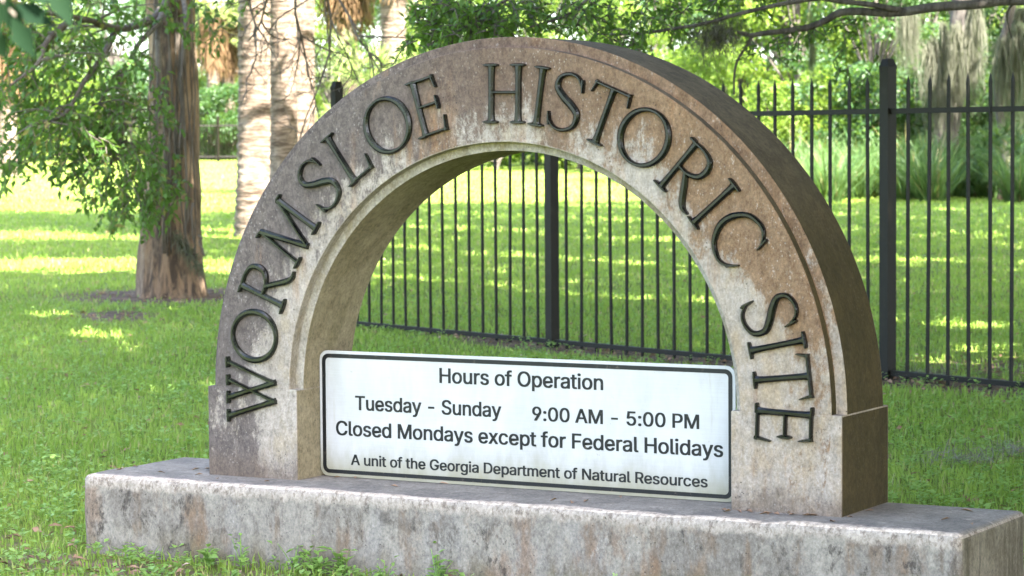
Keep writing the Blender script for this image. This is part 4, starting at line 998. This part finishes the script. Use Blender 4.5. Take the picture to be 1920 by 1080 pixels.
for nm, sd, nb, n, leaf, rx, h, lo, mt, r0 in (('shrub', 1, 34, 5200, .13, 1.5, 2.6, .06, LEAF_B, .05), ('shade_shrub', 2, 36, 5200, .14, 1.6, 2.9, .06, LEAF_D, .05),
        ('bright_tree', 3, 60, 9500, .19, 3.0, 8.5, .12, LEAF_B, .16), ('shade_tree', 4, 60, 9500, .19, 3.1, 9.0, .10, LEAF_D, .18), ('tall_tree', 5, 70, 8000, .34, 4.5, 14, .15, LEAF_D, .25)):
    (V, F), c = crown_leaves(sd, nb, n, leaf, rx, h, lo); tm = woody(c, sd, h, r0)
    me = bpy.data.meshes.new('trunk'); me.from_pydata(tm.v, [], tm.f); me.materials.append(BARKG); me.update()
    KIND[nm] = (mesh_np('crown', V, F, [mt]), me)
def wood(kind, px, s, sc, lab, rot=None, group=None, name=None, sq=1.0):
    q = PG(px, s); nm = name or ('shrub' if 'shrub' in kind else 'woodland_tree')
    e = empty(nm, q, lab, 'shrub' if 'shrub' in kind else 'tree', group or ('shrubs at the wood edge' if 'shrub' in kind else 'woodland trees behind the lawn'))
    for part, me in zip(('crown', 'trunk'), KIND[kind]):
        o = link(part, me, e, False); o.scale = (sc, sc, sc*sq); o.rotation_euler.z = px*.37 if rot is None else rot
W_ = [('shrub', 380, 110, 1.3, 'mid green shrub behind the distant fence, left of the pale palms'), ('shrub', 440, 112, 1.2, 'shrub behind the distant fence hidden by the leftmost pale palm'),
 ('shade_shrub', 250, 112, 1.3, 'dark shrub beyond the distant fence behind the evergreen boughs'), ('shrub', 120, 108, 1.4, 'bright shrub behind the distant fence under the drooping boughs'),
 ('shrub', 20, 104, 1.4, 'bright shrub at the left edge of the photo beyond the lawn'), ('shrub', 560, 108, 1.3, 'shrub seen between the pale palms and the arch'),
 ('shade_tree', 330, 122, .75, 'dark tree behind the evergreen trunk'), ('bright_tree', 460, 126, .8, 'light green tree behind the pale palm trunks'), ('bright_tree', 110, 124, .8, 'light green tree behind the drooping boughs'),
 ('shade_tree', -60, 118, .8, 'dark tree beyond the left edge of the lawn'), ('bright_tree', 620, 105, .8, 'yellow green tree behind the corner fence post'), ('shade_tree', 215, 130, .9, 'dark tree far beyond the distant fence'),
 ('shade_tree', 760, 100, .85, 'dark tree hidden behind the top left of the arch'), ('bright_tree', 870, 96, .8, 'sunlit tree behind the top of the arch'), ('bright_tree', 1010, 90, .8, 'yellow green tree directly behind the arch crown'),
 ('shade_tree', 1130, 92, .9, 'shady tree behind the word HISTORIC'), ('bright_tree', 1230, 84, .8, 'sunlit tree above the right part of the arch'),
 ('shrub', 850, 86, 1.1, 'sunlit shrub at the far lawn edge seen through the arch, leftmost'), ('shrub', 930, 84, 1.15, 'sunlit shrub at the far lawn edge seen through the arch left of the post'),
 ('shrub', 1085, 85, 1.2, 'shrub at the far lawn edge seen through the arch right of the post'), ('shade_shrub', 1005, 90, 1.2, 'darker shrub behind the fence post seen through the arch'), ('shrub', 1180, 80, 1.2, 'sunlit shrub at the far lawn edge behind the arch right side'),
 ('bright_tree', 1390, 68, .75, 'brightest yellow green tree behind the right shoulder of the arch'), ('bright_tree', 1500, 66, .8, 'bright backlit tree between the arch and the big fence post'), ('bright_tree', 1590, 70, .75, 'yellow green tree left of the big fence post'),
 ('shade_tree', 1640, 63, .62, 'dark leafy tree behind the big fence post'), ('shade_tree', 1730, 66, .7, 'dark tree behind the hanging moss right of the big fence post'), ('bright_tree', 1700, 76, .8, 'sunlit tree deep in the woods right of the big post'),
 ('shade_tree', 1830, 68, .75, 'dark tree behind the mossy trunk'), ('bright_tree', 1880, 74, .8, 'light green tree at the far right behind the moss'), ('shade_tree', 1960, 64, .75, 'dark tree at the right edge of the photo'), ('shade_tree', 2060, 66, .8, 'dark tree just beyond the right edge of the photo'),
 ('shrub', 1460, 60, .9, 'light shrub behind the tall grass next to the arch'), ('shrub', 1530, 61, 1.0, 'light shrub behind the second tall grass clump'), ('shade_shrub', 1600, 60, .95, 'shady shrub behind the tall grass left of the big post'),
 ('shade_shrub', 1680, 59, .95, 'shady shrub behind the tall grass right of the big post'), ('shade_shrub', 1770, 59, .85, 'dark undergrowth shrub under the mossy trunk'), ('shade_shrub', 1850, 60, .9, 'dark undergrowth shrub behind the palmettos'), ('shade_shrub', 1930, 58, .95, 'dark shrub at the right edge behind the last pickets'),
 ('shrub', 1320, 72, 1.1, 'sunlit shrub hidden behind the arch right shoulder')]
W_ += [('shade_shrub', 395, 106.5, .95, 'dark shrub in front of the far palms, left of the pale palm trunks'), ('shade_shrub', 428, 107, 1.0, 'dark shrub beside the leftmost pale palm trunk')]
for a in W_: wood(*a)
for s_, t_ in ((9.0, 5.6), (13.0, 6.8), (5.0, 5.0)):  # unseen trees added to block low sky light from the right
    wood('shade_tree', 960+t_/s_*FPX, s_, .95, 'unseen dense tree added right of the arch to block sky light', group='unseen trees added to shade the arch', sq=.62)
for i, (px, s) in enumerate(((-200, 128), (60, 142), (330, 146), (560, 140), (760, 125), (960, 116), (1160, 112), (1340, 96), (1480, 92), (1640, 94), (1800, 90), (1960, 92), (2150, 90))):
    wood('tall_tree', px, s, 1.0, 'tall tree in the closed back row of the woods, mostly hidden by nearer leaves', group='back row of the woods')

# ------------------------------------------------------------------ mossy trunks on the right, hanging moss
def moss(name, anchors, n, Lmin, Lmax, lab, spread=.05, wid=.02, parent=None, seed=1):
    n = int(n*1.7); rgd = np.random.default_rng(seed); A = np.array(anchors); j = rgd.integers(0, len(A), n)
    p0 = A[j]+rgd.normal(size=(n, 3))*spread; L = Lmin+(Lmax-Lmin)*rgd.random(n)**1.4
    vec = np.stack([rgd.normal(size=n)*.05, rgd.normal(size=n)*.05, -np.ones(n)], 1)*L[:, None]
    V, F = ribbon_arrays(p0, vec, .48*wid*(.5+rgd.random(n)), rgd, .07, 6)
    me = mesh_np(name, V, F, [MOSS])
    if parent: return link(name, me, parent)
    o = link(name, me); tag(o, lab, 'moss', 'hanging moss'); return o
def mossy(px, s, path, rad, lab):
    q = PG(px, s); e = empty('mossy_tree', q, lab, 'tree')
    trunk_tube(path, rad, 20, .08, int(px) % 50, .08).build('trunk', BARKG, e, smooth=True); return e
s = 57.5
mossy(1765, s, [PG(1762, s)-np.array([0, 0, .2]), P(1768, 320, s), P(1775, 240, s), P(1790, 150, s), P(1808, 60, s), P(1815, -60, s), P(1820, -300, s)], [.42, .30, .27, .30, .33, .32, .25], 'leaning grey trunk draped in long curtains of moss right of the big fence post')
moss('hanging_moss', [P(1770+i*5+rnd.uniform(-4, 4), 5+rnd.uniform(0, 120)-i*1.5, s-.42) for i in range(15)], 900, .5, 1.5, 'bright sunlit curtain of moss on the leaning trunk', .06, .030, seed=2)
moss('hanging_moss', [P(1740+i*4, 70+i*1.0+rnd.uniform(0, 60), s-.3) for i in range(12)], 620, .6, 1.9, 'wide tan curtain of moss hanging left of the leaning trunk', .07, .030, seed=3)
s = 55
mossy(1905, s, [PG(1900, s)-np.array([0, 0, .2]), P(1885, 300, s), P(1872, 190, s), P(1870, 110, s), P(1888, 50, s), P(1904, -10, s), P(1915, -200, s)], [.10, .09, .085, .085, .085, .08, .07], 'thin curved branch-like trunk at the right edge hung with moss')
moss('hanging_moss', [P(1872+i*4, 80-i*4+rnd.uniform(0, 40), s-.1) for i in range(12)], 620, .8, 2.1, 'curtain of moss over the thin curved trunk at the right edge', .06, .026, seed=4)
moss('hanging_moss', [P(1905+i*2, 10+rnd.uniform(0, 30), s+.5) for i in range(9)], 420, 1.0, 2.6, 'long tan moss curtain in the top right corner', .06, .026, seed=14)
moss('hanging_moss', [P(1690+i*4, 20+rnd.uniform(0, 20), 57) for i in range(8)], 260, .5, 1.4, 'shaded strip of moss above the big fence post', .06, .024, seed=5)
moss('hanging_moss', [P(1522+rnd.uniform(-3, 3), 25+rnd.uniform(0, 90), 48) for i in range(10)], 200, .2, .75, 'slender pale tail of moss hanging between the arch and the big fence post', .025, .016, seed=6)

# ------------------------------------------------------------------ the live oak whose branch crosses the top right
oak = empty('live_oak', PG(2330, 18.5), 'live oak whose long dark branch crosses the top right of the photo', 'tree')
SB = 17.5
ot = PG(2330, 18.5)
trunk_tube([ot-np.array([0, 0, .2]), ot+np.array([0, 0, .4]), ot+np.array([0, .1, 1.4]), ot+np.array([.1, .2, 2.6]), ot+np.array([.2, .3, 4.5]), ot+np.array([0, .6, 7.5])], [.62, .48, .42, .42, .34, .16], 26, .06, 9, .07).build('trunk', BARKG, oak, smooth=True)
bl = MB(); bp = []
def branch(ctrl, r0, r1, n_=30):
    pts = spline([P(*c) for c in ctrl], n_)
    pts = [p+np.array([mnoise.noise(Vector(p*3)), mnoise.noise(Vector(p*3+np.array([5, 0, 0]))), mnoise.noise(Vector(p*3+np.array([0, 7, 0])))])*r0*.9 for p in pts]
    bl.tube(pts, list(np.linspace(r0, r1, len(pts))), 8); bp.extend(pts)
branch([(2320, -120, 18.4), (2120, -20, 18), (1990, 2, SB), (1910, 7, SB), (1800, 12, SB), (1690, 20, SB), (1640, 24, SB), (1580, 21, SB), (1545, 36, SB), (1500, 52, SB), (1440, 61, SB), (1405, 66, SB), (1378, 60, SB)], .042, .013, 70)
branch([(1688, 18, SB), (1650, 13, SB-.1), (1600, 4, SB-.1), (1540, -4, SB-.2), (1490, 4, SB-.2), (1440, 14, SB-.2), (1365, 32, SB-.2), (1280, 52, SB-.2), (1180, 63, SB-.2), (1120, 60, SB-.1)], .022, .008, 50)
branch([(1412, 63, SB), (1400, 85, SB), (1383, 112, SB), (1377, 140, SB), (1375, 178, SB)], .011, .006)
branch([(1540, -4, SB-.2), (1430, -60, SB), (1250, -60, SB), (1120, -15, SB-.4), (1060, 30, SB-.7), (990, 52, SB-.9)], .022, .007)
branch([(1250, -60, SB), (1160, -20, SB-.3), (1100, 15, SB-.5), (1078, 50, SB-.6)], .014, .006)
branch([(1120, -20, SB-.4), (1020, -30, SB-.8), (930, 10, SB-1.2), (860, 60, SB-1.4), (800, 85, SB-1.5)], .014, .006)
branch([(1900, 8, SB), (1888, 30, SB+.1), (1896, 70, SB+.2)], .009, .005)
bp = np.array(bp)
rg = np.random.default_rng(21); S0, D0 = [], []
for (bx_, by_, rx, ry, cnt, dd) in ((850, 30, 80, 34, 105, -1.3), (810, 80, 50, 28, 48, -1.5), (900, 60, 60, 22, 60, -1.2), (950, 30, 60, 36, 70, -1.0), (1040, 30, 80, 36, 56, -.7), (1150, 50, 80, 34, 50, -.4), (1240, 40, 60, 40, 32, -.1), (1300, 10, 90, 26, 30, 0), (1420, 0, 90, 24, 26, 0), (1500, 70, 60, 24, 12, 0), (1460, 95, 50, 30, 10, 0), (1560, 60, 60, 40, 16, .4), (1600, 120, 50, 40, 12, .8), (1180, 95, 30, 20, 12, -.3)):
    for i in range(cnt):
        a = rg.random()*6.28; r = math.sqrt(rg.random()); p = P(bx_+rx*r*math.cos(a), by_-10+ry*r*math.sin(a), SB+dd+rg.normal()*.22)
        S0.append(p); D0.append(RIGHT*rg.normal()*.8+FWD*rg.normal()*.5+np.array([0, 0, rg.normal(-.2, .4)]))
mbt, lv = twiggy(np.array(S0), np.array(D0), rg, .10, 6, .058, .026, .3)
bl.add(mbt.v, mbt.f); bl.build('limb', BARKG, oak, smooth=True)
link('foliage', mesh_np('foliage', *lv, [LEAF_O]), oak)
# ball of moss caught in the branch fork
rgd = np.random.default_rng(8); n = 1100
c0 = np.array([P(1340+rgd.normal()*22, 62+rgd.normal()*15, SB-.1+rgd.normal()*.05) for _ in range(n)])
V, F = ribbon_arrays(c0, rgd.normal(size=(n, 3))*.06+[0, 0, -.05], np.full(n, .0042), rgd, .4, 4)
k = N('dark_moss'); k.color((.085, .078, .058)); k.rough(.95); DMOSS = k.m
o = link('hanging_moss', mesh_np('hanging_moss', V, F, [DMOSS])); tag(o, 'dark tangled ball of moss caught in the branch above the right shoulder of the arch', 'moss', 'hanging moss')

# ------------------------------------------------------------------ unseen canopy of the avenue oaks, leaves placed for the shade they cast
def sunlit_gap(V):
    """canopy leaves left out to open chosen sunlit bands on the lawn"""
    kz = (V[:, 2]-ground_z(V[:, 0], V[:, 1]))/SUN[2]; gx, gy = V[:, 0]-SUN[0]*kz, V[:, 1]-SUN[1]*kz
    s, t = st(gx, gy); out = np.zeros(len(V), bool)
    wob = .9*np.sin(t*.45+1)+.6*np.sin(t*1.1+s*.3)
    left = t < -.060*s+.5*np.sin(s)
    for a, b in ((30.6, 34.2), (39.2, 44.2), (50.2, 57.6), (64, 73), (80, 95)): out |= left & (s+wob*.5 > a) & (s+wob*.5 < b)
    out |= (~left) & (s > 54+wob) & (t < .135*s)
    out |= (~left) & (t >= .135*s) & (np.sin(s*.8+t*.7)*np.sin(t*1.1-s*.4) > .80)
    mid = (~left) & (s > 24) & (s <= 57) & (t < .135*s)
    out |= mid & (np.sin(s*.95+np.sin(t*.8)*1.3+np.sin(t*.31)*2) >.93)
    return out
def near_line(V, q, r):
    d = V-np.array(q); kz = d@SUN; return np.linalg.norm(d-kz[:, None]*SUN, axis=1) < r
FLECKS = [((-.894, .075, .20), .27), ((-.80, .15, .44), .25), ((1.794, .30, -.1), .0)]
FLECKS += [(tuple(PG(px, s)), r) for px, s, r in ((185, 21.8, .30), (90, 24.5, .30), (275, 16.6, .13), (1790, 18.6, .22), (1880, 19.5, .25), (1330, 20.5, .22))]
rgc = np.random.default_rng(77)
NC = 112000
gs = np.concatenate([6+rgc.random(48000)*52, 6+rgc.random(20000)*22, 21+38*rgc.random(24000)]); NC = len(gs); gt = -(1.2+.20*np.maximum(gs, 0))+rgc.random(NC)*(9+.44*np.maximum(gs, 0)); gx, gy = xy(gs, gt)
hh = 6.2+4.2*rgc.random(NC)+.04*np.maximum(gs-25, 0)
pos = np.stack([gx, gy, ground_z(gx, gy)], 1)+SUN*(hh/SUN[2])[:, None]
na = 5000; ph = 6.0+3.5*rgc.random(na)                     # extra unseen leaves added up the sun line to shade the arch
pa = np.stack([rgc.uniform(-1.9, 2.0, na), rgc.uniform(-.5, .5, na), rgc.uniform(-.3, 1.75, na)], 1)+SUN*(ph/SUN[2])[:, None]
pos = np.concatenate([pos, pa]); hh = np.concatenate([hh, ph])
keep = ~sunlit_gap(pos)
for q, r in FLECKS: keep &= ~near_line(pos, q, r+.09)
gsp, gtp = st(pos[:, 0]-SUN[0]*hh/SUN[2], pos[:, 1]-SUN[1]*hh/SUN[2])
keep &= ~((gtp < -1.6) & (gsp > 12.5) & (gsp < 30.5) & (rgc.random(len(pos)) < .15))
pos = pos[keep]; n = len(pos)
# trunks of the avenue stand outside the frame; every leaf belongs to the nearest one
TR = []
for s_ in (2, 11, 22, 34, 47, 60):
    for sg in (-1, 1): TR.append(xy(s_, sg*(5.2+.30*max(s_, 0)) + 3.0))
TR = np.array(TR); owner = np.argmin(((pos[:, None, :2]-TR[None])**2).sum(2), 1)
for i, q in enumerate(TR):
    sel = pos[owner == i]
    if len(sel) < 300: continue
    b0 = np.array([q[0], q[1], float(ground_z(q[0], q[1]))])
    s_, t_ = st(q[0], q[1])
    e = empty('live_oak', b0, 'spreading live oak of the avenue, standing outside the photo and shading the lawn', 'tree', 'avenue oaks overhead')
    mb = MB(); mb.tube(spline([b0-np.array([0, 0, .3]), b0+np.array([.1, 0, 1.5]), b0+np.array([0, .2, 4.2])], 10), list(np.linspace(.6, .4, 11)), 14); mb.build('trunk', BARKG, e, smooth=True)
    mb = MB()
    for j in rgc.choice(len(sel), 16): mb.tube(spline([b0+np.array([0, .2, 4.0]), b0*.5+sel[j]*.5+np.array([0, 0, 2.0]), sel[j]], 8), list(np.linspace(.20, .03, 9)), 6)
    mb.build('limb', BARKG, e, smooth=True)
    m_ = len(sel); V, F = leaf_arrays(sel, rgc.normal(size=(m_, 3)), np.array([0, 0, 1.])+rgc.normal(size=(m_, 3))*.5, .36+.3*rgc.random(m_), .24+.12*rgc.random(m_), .15)
    link('crown', mesh_np('crown', V, F, [LEAF_O]), e)
# twig of a nearer tree hanging close to the lens in the top left corner
tw = empty('overhanging_twig', P(-60, -120, 3.4), 'dark blurred leafy twig hanging close in the top left corner', 'twig')
mb = MB(); mb.tube(spline([P(-420, -700, 3.6), P(-160, -260, 3.45), P(-40, -60, 3.4), P(28, 30, 3.35)], 14), list(np.linspace(.012, .0022, 15)), 6); mb.build('stem', TWIG, tw)
pp = np.array([P(x_, y_, 3.35+d_) for x_, y_, d_ in ((10, -10, 0), (28, 5, .05), (-5, 20, .02), (20, 30, .0), (-20, -20, 0), (40, -15, .04), (95, -30, .03), (-25, 40, .05))])
dd = np.array([RIGHT*a_+UP*b_+FWD*c_ for a_, b_, c_ in ((.3, -1, .2), (1, -.6, -.2), (-.6, -1, .3), (.5, -.9, .1), (.2, -1, 0), (.9, -.2, .2), (.5, -1, 0), (.3, -.7, .4))])
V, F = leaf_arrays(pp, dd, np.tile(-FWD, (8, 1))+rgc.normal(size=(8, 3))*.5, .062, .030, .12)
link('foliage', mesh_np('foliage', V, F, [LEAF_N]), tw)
k = N('grey_moss'); k.color(k.mix(k.noise(k.coords(), 20, 4), (.10, .092, .068), (.20, .185, .145))); k.rough(.95); GMOSS = k.m
# fallen tufts of moss on the grass right of the plinth
for px, s, lab in ((1805, 12.6, 'grey tuft of fallen moss lying in the grass right of the arch'), (1905, 12.95, 'fallen grey moss at the right edge of the photo above the plinth corner'), (1740, 17.25, 'pale fallen moss beside the big fence post foot')):
    q = PG(px, s); n = 170; p0 = q+rgc.normal(size=(n, 3))*[.09, .06, .006]+[0, 0, .055]
    V, F = ribbon_arrays(p0, rgc.normal(size=(n, 3))*[.06, .06, .02], np.full(n, .004), rgc, .4, 3)
    o = link('fallen_moss', mesh_np('fallen_moss', V, F, [GMOSS])); tag(o, lab, 'moss', 'fallen moss on the grass')
